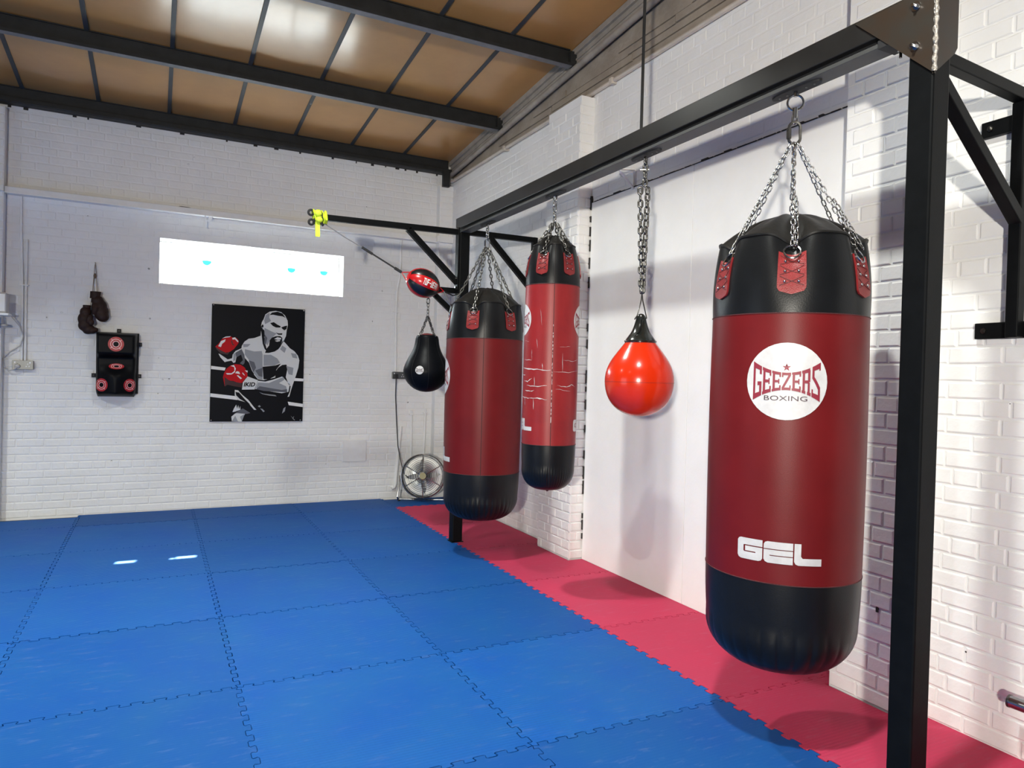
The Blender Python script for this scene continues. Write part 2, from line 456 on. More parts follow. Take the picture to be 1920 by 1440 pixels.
# smooth infill boards between the piers
g0 = [(-1.083 + .004, 0.172, 0.0, 2.872), (0.176, 1.385, 0.0, 2.872)]
for a0, a1, z0, z1 in g0:
    obj(G().box(3.742, 3.757, a0, a1, z0, z1), 'board', 'board', wall_right, smooth=False, bevel=0.0015)
g = G(); z = 0.05
while z < 2.85:
    h = random.uniform(.03, .11)
    if random.random() < 0.55: g.box(3.735, 3.756, 1.383 + random.uniform(0, .006), 1.404, z, z + h)
    z += h + random.uniform(.01, .07)
y = -1.05
while y < 1.36:
    h = random.uniform(.02, .09); g.box(3.736, 3.76, y, y + h, 2.8722, 2.8745 + random.uniform(0, .003) + (0.008 if random.random() < .12 else 0)); y += h + random.uniform(0, .012)
o = obj(g, 'crumbled_gap', 'darkgap', wall_right, smooth=False); o['kind'] = 'stuff'

# bare masonry above the paint line, sloping up with the roof, and the rafter against it
g = G().prism([(YB, 3.755), (YF, 3.755), (YF, roofz(YF) + .02), (YB, roofz(YB) + .02)], lambda a, b: Vector((3.79, a, b)), lambda a, b: Vector((4.0, a, b)))
wall_gable = struct(g, 'wall_right_gable', 'rawbrick', smooth=False)
g = G()
for r in range(9):
    y = -2.8
    while y < 4.4:
        ln = random.uniform(.5, 1.3); z0 = 3.772 + r * .062 + .02 * (1 - y / 4); z1 = z0 + .052
        if z1 < roofz(y + ln) - 0.17: g.box(3.770 + random.uniform(0, .012), 3.80, y, y + ln - .006, z0, z1 + random.uniform(-.006, .004))
        y += ln
o = obj(g, 'bare_brickwork', 'rawbrick', wall_gable, smooth=False); o['kind'] = 'stuff'
rafter = thing('roof_rafter', 'dusty grey brown steel rafter sloping along the top of the right wall', 'rafter', (3.74, 4.4, 3.9))
ra, rb = (YB - .06, roofz(YB)), (YF, roofz(YF))


def sl(x0, x1, d0, d1):
    return G().add([(x, y, roofz(y) - d) for y in (4.52, YF + .02) for x, d in ((x0, d0), (x1, d0), (x1, d1), (x0, d1))],
                   [(0, 1, 2, 3), (7, 6, 5, 4), (0, 4, 5, 1), (1, 5, 6, 2), (2, 6, 7, 3), (3, 7, 4, 0)])


obj(sl(3.745, 3.782, 0.0, 0.165), 'web', 'rafter', rafter, smooth=False)
obj(sl(3.72, 3.78, 0.005, 0.055), 'upper_ledge', 'rafter', rafter, smooth=False, bevel=.004)
obj(G().tube([(3.735, y, roofz(y) - 0.172) for y in (4.5, 2.5, 0.5, -1.5, -3.5, YF + .05)], 0.028, 10), 'lower_flange', 'rafter', rafter)
obj(sl(3.735, 3.775, 0.09, 0.105), 'rib', 'rafter', rafter, smooth=False)
pipe = thing('wall_pipe', 'cream pipe running level along the top of the painted right wall', 'pipe', (3.72, 4.4, 3.755))
obj(G().tube([(3.735, 4.45, 3.752), (3.735, 2.0, 3.752), (3.728, -0.5, 3.752), (3.728, -3.8, 3.752)], 0.017, 8), 'tube', 'conduit', pipe)
for y in (3.0, 1.12, -0.8): obj(G().box(3.705, 3.775, y - .02, y + .02, 3.725, 3.772), 'pipe_clip', 'conduit', pipe, bevel=.004)

# unseen sides
struct(G().box(XL - .2, XL, YF, YB + .3, -.02, 5.0), 'wall_left', 'roofwhite', smooth=False)
struct(G().box(XL, 4.1, YF - .2, YF, -.02, 5.0), 'wall_front', 'roofwhite', smooth=False)

# ceiling
ceil_ = struct(G().prism([(YB + .4, roofz(YB + .4) + .06), (YF - .2, roofz(YF - .2) + .06), (YF - .2, roofz(YF - .2) + .12), (YB + .4, roofz(YB + .4) + .12)],
               lambda a, b: Vector((XL - .2, a, b)), lambda a, b: Vector((4.1, a, b))), 'ceiling', 'roofpanel', smooth=False)
BARS = [-0.516 + 0.6115 * k for k in range(-8, 7)]
BAYS = [4.555, 3.15, 1.74, 0.33, -1.08, -2.49, -3.9, -5.31]
for bi in range(len(BAYS) - 1):
    y1, y0 = BAYS[bi], BAYS[bi + 1]
    for xi in range(-1, len(BARS)):
        x0 = BARS[xi] if xi >= 0 else XL; x1 = BARS[xi + 1] if xi + 1 < len(BARS) else 3.745
        sag = random.uniform(.010, .022); tl = random.uniform(-.004, .004)

        def f(u, v):
            y_ = y0 + (y1 - y0) * v
            s_ = (1 - (2 * v - 1) ** 4) * (1 - 0.75 * (2 * u - 1) ** 2)
            return Vector((x0 + (x1 - x0) * u, y_, roofz(y_) - sag * s_ + tl * (u - .5)))
        o = obj(G().grid(f, 7, 13), 'ceiling_panel', 'roofpanel', ceil_, ang=3)
    for xb in BARS:
        obj(G().bar((xb, y0, roofz(y0) - .006), (xb, y1, roofz(y1) - .006), 0.034, 0.014), 'joint_strip', 'tbar', ceil_, smooth=False)
PURL = ['dark grey steel purlin against the top of the back wall', 'dark grey steel purlin crossing the ceiling, second from the back wall', 'dark grey steel purlin crossing the ceiling, third from the back wall',
        'dark grey steel purlin overhead, fourth from the back wall']
for k, yb in enumerate((4.50, 3.15, 1.735, 0.32)):
    zt = roofz(yb); pz = thing('roof_purlin', PURL[k], 'purlin', (XL + .2, yb, zt - .15), 'steel roof purlins')
    x1 = 3.70
    obj(G().box(XL, x1, yb - .006, yb + .006, zt - .150, zt - .004), 'web', 'purlin', pz, smooth=False)
    obj(G().box(XL, x1, yb - .02, yb + .05, zt - .012, zt - .004), 'top_flange', 'purlin', pz, smooth=False)
    obj(G().box(XL, x1, yb - .062, yb + .006, zt - .157, zt - .150), 'bottom_flange', 'purlinlip' if k else 'purlin', pz, smooth=False)
    obj(G().box(XL, x1, yb - .066, yb - .060, zt - .157, zt - .135), 'lip', 'purlin', pz, smooth=False)
    if k: obj(G().box(3.685, 3.745, yb - .05, yb + .03, zt - .14, zt - .03), 'end_cleat', 'purlin', pz, smooth=False)
g = G().box(-1.8, 3.74, 4.46, 4.565, 3.845, 3.90)
tag(obj(g, 'wall_plate', 'purlin', loc=(1, 4.5, 3.85), smooth=False, bevel=.004), 'black timber plate on top of the white back wall under the purlin', 'beam')
tag(obj(G().box(3.62, 3.70, 4.42, 4.47, 3.68, 3.86), 'corner_cleat', 'purlin', loc=(3.66, 4.45, 3.7), smooth=False), 'small dark steel cleat in the roof corner above the walls', 'bracket')

# ------------------------------------------------------------------ foam mats
NT, TD, GAP = 11, 0.0130, 0.0021


def edge_pts(flat, t0, t1):
    """offsets along a jigsaw edge running t0..t1 (unit length): list of (t, d)"""
    if flat: return [(t0, 0.0), (t1, 0.0)]
    p = 1.0 / NT; out = [(t0, 0.0)]
    k0 = math.floor(t0)
    for k in range(NT):
        b = k0 + k * p
        for q, d in ((0.19, -TD), (0.27, -.6 * TD), (0.21, .6 * TD), (0.29, TD), (0.71, TD), (0.79, .6 * TD), (0.73, -.6 * TD), (0.81, -TD)):
            t = b + q * p
            if t0 + .02 < t < t1 - .02: out.append((t, d))
    out.append((t1, 0.0)); return out


def make_mat(x0, x1, y0, y1, mt, flats=(), notch=None):
    B = [(t, y0 + d) for t, d in edge_pts('b' in flats, x0, x1)]
    R_ = [(x1 + d, t) for t, d in edge_pts('r' in flats, y0, y1)]
    T = [(t, y1 + d) for t, d in edge_pts('t' in flats, x0, x1)][::-1]
    L_ = [(x0 + d, t) for t, d in edge_pts('l' in flats, y0, y1)][::-1]
    if notch:
        nx, n0, n1 = notch
        R_ = [(x1, y0)] + [q for q in ((x1, n0), (nx, n0), (nx, n1), (x1, n1)) if y0 < q[1] < y1] + [(x1, y1)]
        if n0 <= y0: R_ = [(nx, y0), (nx, n1), (x1, n1), (x1, y1)]; B[-1] = (nx, y0)
    P = []
    for seg in (B, R_, T, L_): P += seg[:-1]
    # inset by half the joint gap
    n = len(P); Q = []
    for i in range(n):
        a, b, c = Vector(P[i - 1]), Vector(P[i]), Vector(P[(i + 1) % n])
        e1 = (b - a); e2 = (c - b)
        if e1.length < 1e-6 or e2.length < 1e-6: Q.append(b); continue
        e1.normalize(); e2.normalize(); n1 = Vector((-e1.y, e1.x)); n2 = Vector((-e2.y, e2.x)); mn = n1 + n2
        if mn.length < .2: mn = n1
        mn = mn.normalized() / max(.5, mn.normalized().dot(n1)); Q.append(b + mn * GAP)
    dx, dy, dz = random.uniform(-.001, .001), random.uniform(-.001, .001), random.uniform(-.0016, 0.0004)
    n = len(Q); vs = [(q.x + dx, q.y + dy, dz) for q in Q] + [(q.x + dx, q.y + dy, -0.0205) for q in Q]
    me = bpy.data.meshes.new('floor_mat'); me.from_pydata(vs, [], [tuple(range(n))] + [(i, n + i, n + (i + 1) % n, (i + 1) % n) for i in range(n)])
    bm = bmesh.new(); bm.from_mesh(me); bmesh.ops.recalc_face_normals(bm, faces=bm.faces)
    if sum(f.normal.z * f.calc_area() for f in bm.faces) < 0: bmesh.ops.reverse_faces(bm, faces=bm.faces)
    bm.to_mesh(me); bm.free()
    me.materials.append(M[mt]); o = bpy.data.objects.new('floor_mat', me); COL.objects.link(o); o.parent = floor
    return o


for iy in range(-5, 5):
    last = iy == 4
    for ix in range(-4, 4):
        x0, x1, y0, y1 = ix, ix + 1, iy, iy + 1
        fl_ = ''
        if last: y1 = 4.555; fl_ += 't'
        if last and ix < -1: y1 = 4.44
        if ix == 3: x1 = 3.745; fl_ += 'r'
        nt_ = None
        if ix == 3 and iy == 1: nt_ = (3.618, 1.39, 1.935)
        if ix == 3 and iy == -2: nt_ = (3.588, -1.475, -1.07)
        if ix == 3 and iy in (-3, -4, -5): x1 = 3.705
        if ix == 3 and iy == 4: nt_ = (3.58, 4.46, 4.9); y1 = 4.45
        if last and ix == -1: nt_ = None; y1 = 4.44
        make_mat(x0, x1, y0, y1, 'mat_blue' if (ix < 3 or last) else 'mat_red', fl_, nt_ if iy != 4 else None)

# ------------------------------------------------------------------ window
window = struct(G().box(WX0 + .005, WX1 - .005, YB + .21, YB + .27, WZ0 + .004, WZ0 + .036), 'window_1', 'upvc', smooth=False, bevel=.004)
fy0, fy1 = YB + .21, YB + .27
for nm, bx in (('frame_head', (WX0 + .005, WX1 - .005, WZ1 - .036, WZ1 - .004)), ('frame_jamb', (WX0 + .005, WX0 + .037, WZ0 + .037, WZ1 - .037)),
               ('frame_jamb', (WX1 - .037, WX1 - .005, WZ0 + .037, WZ1 - .037)), ('mullion', (1.86, 1.905, WZ0 + .037, WZ1 - .037))):
    obj(G().box(bx[0], bx[1], fy0, fy1, bx[2], bx[3]), nm, 'upvc', window, smooth=False, bevel=.004)
for a0, a1 in ((WX0 + .037, 1.86), (1.905, WX1 - .037)):
    obj(G().box(a0, a1, YB + .235, YB + .241, WZ0 + .036, WZ1 - .036), 'pane', 'glass', window, smooth=False)
obj(G().box(WX0 + .002, WX1 - .002, YB - .003, YB + .209, WZ0 + .0002, WZ0 + .0012), 'sill', 'white', window, smooth=False, bevel=.003)
for xb in (0.93, 1.15, 1.385, 1.60, 2.075, 2.235): obj(G().tube([(xb, YB + .31, WZ0), (xb, YB + .31, WZ1)], .006, 6), 'security_bar', 'upvc', window)
for xs, zs in ((1.975, 2.60), (2.335, 2.60), (1.10, 2.60)):
    obj(G().prism([(xs + .045 * math.cos(a), zs - .045 * math.sin(a) * (1 if math.sin(a) > 0 else .2)) for a in [2 * PI * i / 20 for i in range(20)]], lambda a, b: Vector((a, YB + .231, b)), lambda a, b: Vector((a, YB + .233, b))), 'sticker', 'cyan', window, smooth=False)
# outside, unseen: boards added to trim the sun patch on the floor
obj(G().box(1.30, 2.60, YB + WT + .005, YB + WT + .03, WZ1 - .07, WZ1 + .10), 'sun_blocker', 'upvc', window, smooth=False)

obj(G().box(.885, 1.12, YB + WT + .005, YB + WT + .03, WZ1 - .052, WZ1 + .10), 'sun_blocker', 'upvc', window, smooth=False)  # added to thin the middle of the sun patch
obj(G().box(.705, .755, YB + WT + .005, YB + WT + .03, WZ0, WZ1 + .10), 'sun_blocker_slat', 'upvc', window, smooth=False)  # unseen slat added to split the sun patch

# ------------------------------------------------------------------ bag rack (posts, beam, arms)
PX0, PX1 = 2.97, 3.062
rack = thing('bag_rack', 'black steel boxing bag rack with a long overhead beam between two posts', 'bag rack', (3.016, 0.2, 0))
NY0, NY1, FY0, FY1 = -1.917, -1.826, 2.262, 2.355
obj(G().box(PX0, PX1, NY0, NY1, 0.006, 2.828), 'post', 'steel', rack, smooth=False, bevel=.007)
obj(G().box(PX0, PX1, FY0, FY1, 0.006, 2.70), 'post', 'steel', rack, smooth=False, bevel=.007)
for y in (NY0, FY0): obj(G().box(PX0 - .008, PX1 + .008, y - .008, y + .10, 0.0, 0.006), 'foot_plate', 'steel', rack, smooth=False)
beam = obj(G().box(PX0, PX1, NY1, FY1 + .02, 2.737, 2.832), 'beam', 'beam_steel', rack, smooth=False, bevel=.004)
obj(G().box(PX0 + .030, PX1 - .02, NY1 + .03, FY1, 2.712, 2.737), 'slot_strip', 'webbing', beam, smooth=False)
obj(G().box(PX0 + .003, PX1 + .002, NY1 + .05, FY0 - .004, 2.697, 2.714), 'track', 'track_steel', beam, smooth=False, bevel=.002)


def oval_plate(yc):
    pts = []
    for i in range(24):
        a = 2 * PI * i / 24; pts.append((PX0 + .048 + .030 * math.cos(a), yc + .125 * (1 if math.sin(a) > 0 else -1) * abs(math.sin(a)) ** .6))
    p_ = obj(G().prism(pts, lambda a, b: Vector((a, b, 2.697)), lambda a, b: Vector((a, b, 2.690))), 'hanger_plate', 'webbing', rack, smooth=False)
    for k in (-.09, -.05, .05, .09): obj(G().sphere((PX0 + .05, yc + k, 2.690), .005, 8, 5), 'bolt', 'track_steel', p_)


# gusset of bare steel round the near post head
gl = [(-1.925, 2.523), (-1.925, 2.822), (-1.610, 2.822)]
gp = obj(G().prism(gl, lambda a, b: Vector((PX0 - .0085, a, b)), lambda a, b: Vector((PX0 - .0005, a, b))), 'gusset_plate', 'gusset', rack, smooth=False)
gr_ = [(PX0 - .0085, 2.523), (PX1 + .008, 2.612), (PX1 + .022, 2.635), (PX1 + .022, 2.822), (PX0 - .0085, 2.822)]
obj(G().prism(gr_, lambda a, b: Vector((a, NY0 - .0085, b)), lambda a, b: Vector((a, NY0 - .0005, b))), 'gusset_plate', 'gusset', rack, smooth=False)
g = G(); pts = []
for i in range(34): pts.append((PX0 - .009 + random.uniform(-.0012, .0012), NY0 - .009 + random.uniform(-.0012, .0012), 2.53 + i * .009))
g.tube(pts, [.0075 + .002 * math.sin(i * 1.7) for i in range(34)], 7); obj(g, 'weld_bead', 'weld', rack)
for z in (2.64, 2.778):
    b_ = obj(G().tube([(PX0 - .0085, -1.853, z), (PX0 - .0125, -1.853, z)], .0165, 18), 'washer', 'chrome', rack)
    obj(G().tube([(PX0 - .0125, -1.853, z), (PX0 - .021, -1.853, z)], .0105, 6), 'bolt', 'chrome', rack)
    obj(G().tube([(PX0 - .021, -1.853, z), (PX0 - .033, -1.853, z)], .006, 8), 'bolt_end', 'chrome', rack)
obj(G().tube([(3.02, -1.76, 2.697), (3.02, -1.76, 2.675)], .013, 6), 'nut', 'chrome', rack); obj(G().tube([(3.02, -1.76, 2.675), (3.02, -1.76, 2.650)], .0055, 8), 'bolt_end', 'chrome', rack)
obj(G().box(PX0 - .004, PX0 + .09, NY1, NY1 + .12, 2.69, 2.72), 'end_plate', 'webbing', rack, smooth=False)
# near wall bracket
TS = .047
obj(G().bar((PX1, -1.862, 2.625), (3.69, -1.827, 2.617), TS, TS), 'wall_arm', 'steel', rack, smooth=False, bevel=.004)
obj(G().bar((PX1 - .005, -1.860, 2.575), (3.665, -1.828, 2.125), TS, TS), 'wall_brace', 'steel', rack, smooth=False, bevel=.004)
obj(G().box(3.64, 3.687, -1.852, -1.805, 1.668, 2.594), 'wall_upright', 'steel', rack, smooth=False, bevel=.004)
for z0 in (1.668, 2.500):
    p_ = obj(G().box(3.687, 3.712, -2.0, -1.662, z0, z0 + .066), 'wall_plate', 'steel', rack, smooth=False, bevel=.004)
    for y in (-1.70, -1.96):
        obj(G().tube([(3.688, y, z0 + .033), (3.680, y, z0 + .033)], .012, 6), 'bolt', 'oldsteel', p_); obj(G().tube([(3.682, y, z0 + .033), (3.672, y, z0 + .033)], .006, 8), 'bolt_end', 'oldsteel', p_)
# far post: arm to the wall, long arm out to the left, short low arm
AY = 2.308
obj(G().bar((PX1, AY, 2.712), (3.74, AY, 2.716), TS, TS), 'wall_arm', 'steel', rack, smooth=False, bevel=.004)
obj(G().bar((3.27, AY, 2.69), (3.70, AY, 2.265), TS, TS), 'wall_brace', 'steel', rack, smooth=False, bevel=.004)
obj(G().box(3.70, 3.747, AY - .024, AY + .024, 2.18, 2.74), 'wall_upright', 'steel', rack, smooth=False, bevel=.004)
obj(G().bar((1.765, AY, 2.686), (PX0, AY, 2.704), TS, TS), 'side_arm', 'steel', rack, smooth=False, bevel=.004)
obj(G().bar((2.51, AY, 2.68), (PX0, AY, 2.262), TS, TS), 'side_brace', 'steel', rack, smooth=False, bevel=.004)
obj(G().box(PX0 - .012, PX0, AY - .035, AY + .035, 2.20, 2.74), 'side_plate', 'steel', rack, smooth=False, bevel=.003)
for z in (2.73, 2.30, 2.22): obj(G().tube([(PX0 - .012, AY - .02, z), (PX0 - .03, AY - .02, z)], .009, 6), 'bolt', 'chrome', rack)
LYA = 2.385
obj(G().bar((2.68, LYA, 2.200), (3.02, LYA, 2.200), TS, TS), 'low_arm', 'steel', rack, smooth=False, bevel=.004)
obj(G().bar((2.76, LYA, 2.18), (3.02, LYA, 1.965), .042, .042), 'low_brace', 'steel', rack, smooth=False, bevel=.004)
obj(G().box(2.99, 3.05, FY1, LYA + .02, 1.93, 2.24), 'low_plate', 'steel', rack, smooth=False)


# ------------------------------------------------------------------ chain
def link_mesh(Ln, Wd, wr, name='chain_link', n=6, k=5):
    g = G(); pts = []; h = Ln / 2 - Wd / 2
    for i in range(n + 1): a = -PI / 2 + PI * i / n; pts.append((h + math.cos(a) * (Wd / 2 - wr), math.sin(a) * (Wd / 2 - wr), 0))
    for i in range(n + 1): a = PI / 2 + PI * i / n; pts.append((-h + math.cos(a) * (Wd / 2 - wr), math.sin(a) * (Wd / 2 - wr), 0))
    g.tube(pts, wr, k, True); return g


def chain(parent, p0, p1, Ln, Wd, wr, mt, split=False, tw=0.4, name='chain', sway=0.0):
    p0, p1 = Vector(p0), Vector(p1); d = p1 - p0; D = d.length; pit = Ln - 2.6 * wr; n = max(1, round((D - 2.6 * wr) / pit)); pit = (D - 2.6 * wr) / n if n > 1 else pit
    q = d.to_track_quat('X', 'Z').to_matrix().to_4x4(); lg = link_mesh(Ln, Wd, wr)
    me = None; gg = G()
    for i in range(n):
        c = p0 + d.normalized() * (1.3 * wr + pit * (i + .5))
        mw = Matrix.Translation(c) @ q @ Matrix.Rotation(tw + (PI / 2 if i % 2 else 0) + random.uniform(-.25, .25), 4, 'X')
        if split:
            if me is None:
                me = bpy.data.meshes.new('chain_link'); me.from_pydata([tuple(v) for v in lg.v], [], lg.f); me.shade_smooth(); me.materials.append(M[mt])
            inst(me, 'chain_link', parent, mw)
        else: gg.add([mw @ v for v in lg.v], lg.f)
    if not split: obj(gg, name, mt, parent, fix=False, ang=3)


# ------------------------------------------------------------------ lettering
def R4(x0, y0, x1, y1): return [(x0, y0), (x1, y0), (x1, y1), (x0, y1)]


_t, _h, _s = .26, .15, .12
SLAB = {
    'G': [R4(0, 0, _t, 1), R4(_t, 1 - _h, 1, 1), R4(.76, .72, 1, 1 - _h), R4(_t, 0, 1, _h), R4(.74, _h, 1, .48), R4(.52, .36, .74, .48)],
    'E': [R4(.08, 0, .08 + _t, 1), R4(0, 0, .08, _s), R4(0, 1 - _s, .08, 1), R4(.34, 1 - _h, 1, 1), R4(.82, .74, 1, 1 - _h), R4(.34, .44, .8, .56), R4(.7, .37, .84, .63), R4(.34, 0, 1, _h), R4(.82, _h, 1, .28)],
    'Z': [R4(0, 1 - _h, 1, 1), R4(0, .74, .16, 1 - _h), [(0, _h), (.28, _h), (1, 1 - _h), (.72, 1 - _h)], R4(0, 0, 1, _h), R4(.84, _h, 1, .28)],
    'R': [R4(.08, 0, .08 + _t, 1), R4(0, 0, .42, _s), R4(0, 1 - _s, .08, 1), R4(.34, 1 - _h, .9, 1), R4(.68, .5, .94, 1 - _h * .5), R4(.34, .44, .84, .56), R4(.66, 0, .9, .47), R4(.6, 0, 1.02, _s)],
    'S': [R4(.05, 1 - _h, 1, 1), R4(.84, .8, 1, 1 - _h), R4(.05, .62, .3, 1 - _h), [(.05, .62), (.3, .66), (.98, .36), (.72, .30)], R4(.74, _h, .98, .36), R4(0, 0, .98, _h), R4(0, _h, .16, .26)],
}
BLOCK = {
    'T': [R4(.36, 0, .64, .84), R4(0, .84, 1, 1)], 'U': [R4(0, 0, .28, 1), R4(.72, 0, 1, 1), R4(.28, 0, .72, .16)], 'F': [R4(0, 0, .28, 1), R4(.28, .84, 1, 1), R4(.28, .44, .85, .6)],
    '-': [R4(.1, .42, .9, .58)], 'W': [R4(0, 0, .2, 1), R4(.8, 0, 1, 1), R4(.4, 0, .6, .8), R4(.2, 0, .4, .14), R4(.6, 0, .8, .14)],
    'E': [R4(0, 0, .28, 1), R4(.28, .84, 1, 1), R4(.28, .43, .9, .57), R4(.28, 0, 1, .16)], 'A': [R4(0, 0, .27, .9), R4(.73, 0, 1, .9), R4(.1, .84, .9, 1), R4(.27, .36, .73, .5)],
    'R': [R4(0, 0, .27, 1), R4(.27, .85, .95, 1), R4(.7, .5, 1, .9), R4(.27, .42, .9, .55), R4(.68, 0, 1, .42)],
}


def ch(pts_, c=.0): return pts_


GEL = {
    'G': [[(.13, 1), (.05, .96), (0, .86), (0, .5), (.25, .5), (.25, .66), (.29, .68), (1, .68), (1, 1)], [(0, .5), (0, .16), (.05, .05), (.15, 0), (.85, 0), (.95, .04), (1, .14), (1, .35), (.29, .35), (.25, .38), (.25, .5)],
          R4(.32, .40, .74, .63), R4(.74, .3, 1, .63)],
    'E': [[(.13, 1), (.05, .96), (0, .86), (0, .66), (1, .66), (1, 1)], [(0, .62), (1, .62), (1, .375), (.22, .375), (.2, .36), (0, .36)], [(0, .36), (.2, .36), (.22, .335), (1, .335), (1, 0), (.15, 0), (.05, .05), (0, .16)]],
    'L': [[(0, 1), (.24, 1), (.24, .42), (.30, .33), (1, .33), (1, 0), (.15, 0), (.05, .05), (0, .16)]],
}


def put_quads(g, quads, fn, n=3):
    for q in quads:
        if len(q) == 4:
            q = [Vector((*p, 0)) for p in q]

            def f(u, v): a = q[0].lerp(q[1], u).lerp(q[3].lerp(q[2], u), v); return fn(a.x, a.y)
            g.grid(f, n + 1, n + 1)
        else:
            g.poly(q, fn, .12)


def word(g, text, glyphs, x0, x1, fn, gap=.14, n=3):
    cw = (x1 - x0) / (len(text) + gap * (len(text) - 1))
    for i, c in enumerate(text):
        if c == ' ': continue
        l = x0 + i * cw * (1 + gap)
        put_quads(g, glyphs[c], lambda a, b, l=l: fn(l + a * cw, b), n)


def font_polys(text, bold=0.0):
    cu = bpy.data.curves.new('tmp', 'FONT'); cu.body = text; cu.resolution_u = 3; cu.offset = bold; o = bpy.data.objects.new('tmp', cu); COL.objects.link(o)
    dg = bpy.context.evaluated_depsgraph_get(); me = o.evaluated_get(dg).to_mesh()
    V = [(v.co.x, v.co.y) for v in me.vertices]; F = [tuple(p.vertices) for p in me.polygons]
    o.evaluated_get(dg).to_mesh_clear(); bpy.data.objects.remove(o); bpy.data.curves.remove(cu)
    xs = [v[0] for v in V]; ys = [v[1] for v in V]
    return [((x - min(xs)) / (max(xs) - min(xs)), (y - min(ys)) / (max(ys) - min(ys))) for x, y in V], F


BOXING = font_polys('BOXING'); KID = font_polys('IKID', .03)


def disc_grid(g, fn, n=40, k=7, r0=0.0):
    g.grid(lambda u, v: fn((r0 + (1 - r0) * v) * math.cos(2 * PI * u), (r0 + (1 - r0) * v) * math.sin(2 * PI * u)), n, k, True)


def logo(parent, surf, R_, small=False, dark=False):
    """GEEZERS BOXING roundel; surf(a,b,lift) maps metres on the bag skin to 3D"""
    g = G(); disc_grid(g, lambda a, b: surf(a * R_, b * R_, .0012)); lo = obj(g, 'logo_disc', 'logo_white', parent, ang=3, fix=False)
    hh = lambda a: .225 + .29 * (a / .83) ** 2
    g = G(); word(g, 'GEEZERS', SLAB, -.82, .82, lambda a, b: surf(a * R_, (2 * b - 1) * hh(a) * R_, .0022), .10, 4)
    g.poly([((.105 if i % 2 == 0 else .042) * math.sin(PI * i / 5), .36 + (.105 if i % 2 == 0 else .042) * math.cos(PI * i / 5)) for i in range(10)], lambda a, b: surf(a * R_, b * R_, .0022))
    obj(g, 'logo_lettering', 'logo_dark' if dark else 'logo_red', lo, ang=3, fix=False)
    V, F = BOXING; g = G().add([surf((-.53 + 1.04 * x_) * R_, (-.50 + .125 * y_) * R_, .0022) for x_, y_ in V], F)
    obj(g, 'small_lettering', 'logo_dark', lo, ang=3, fix=False)


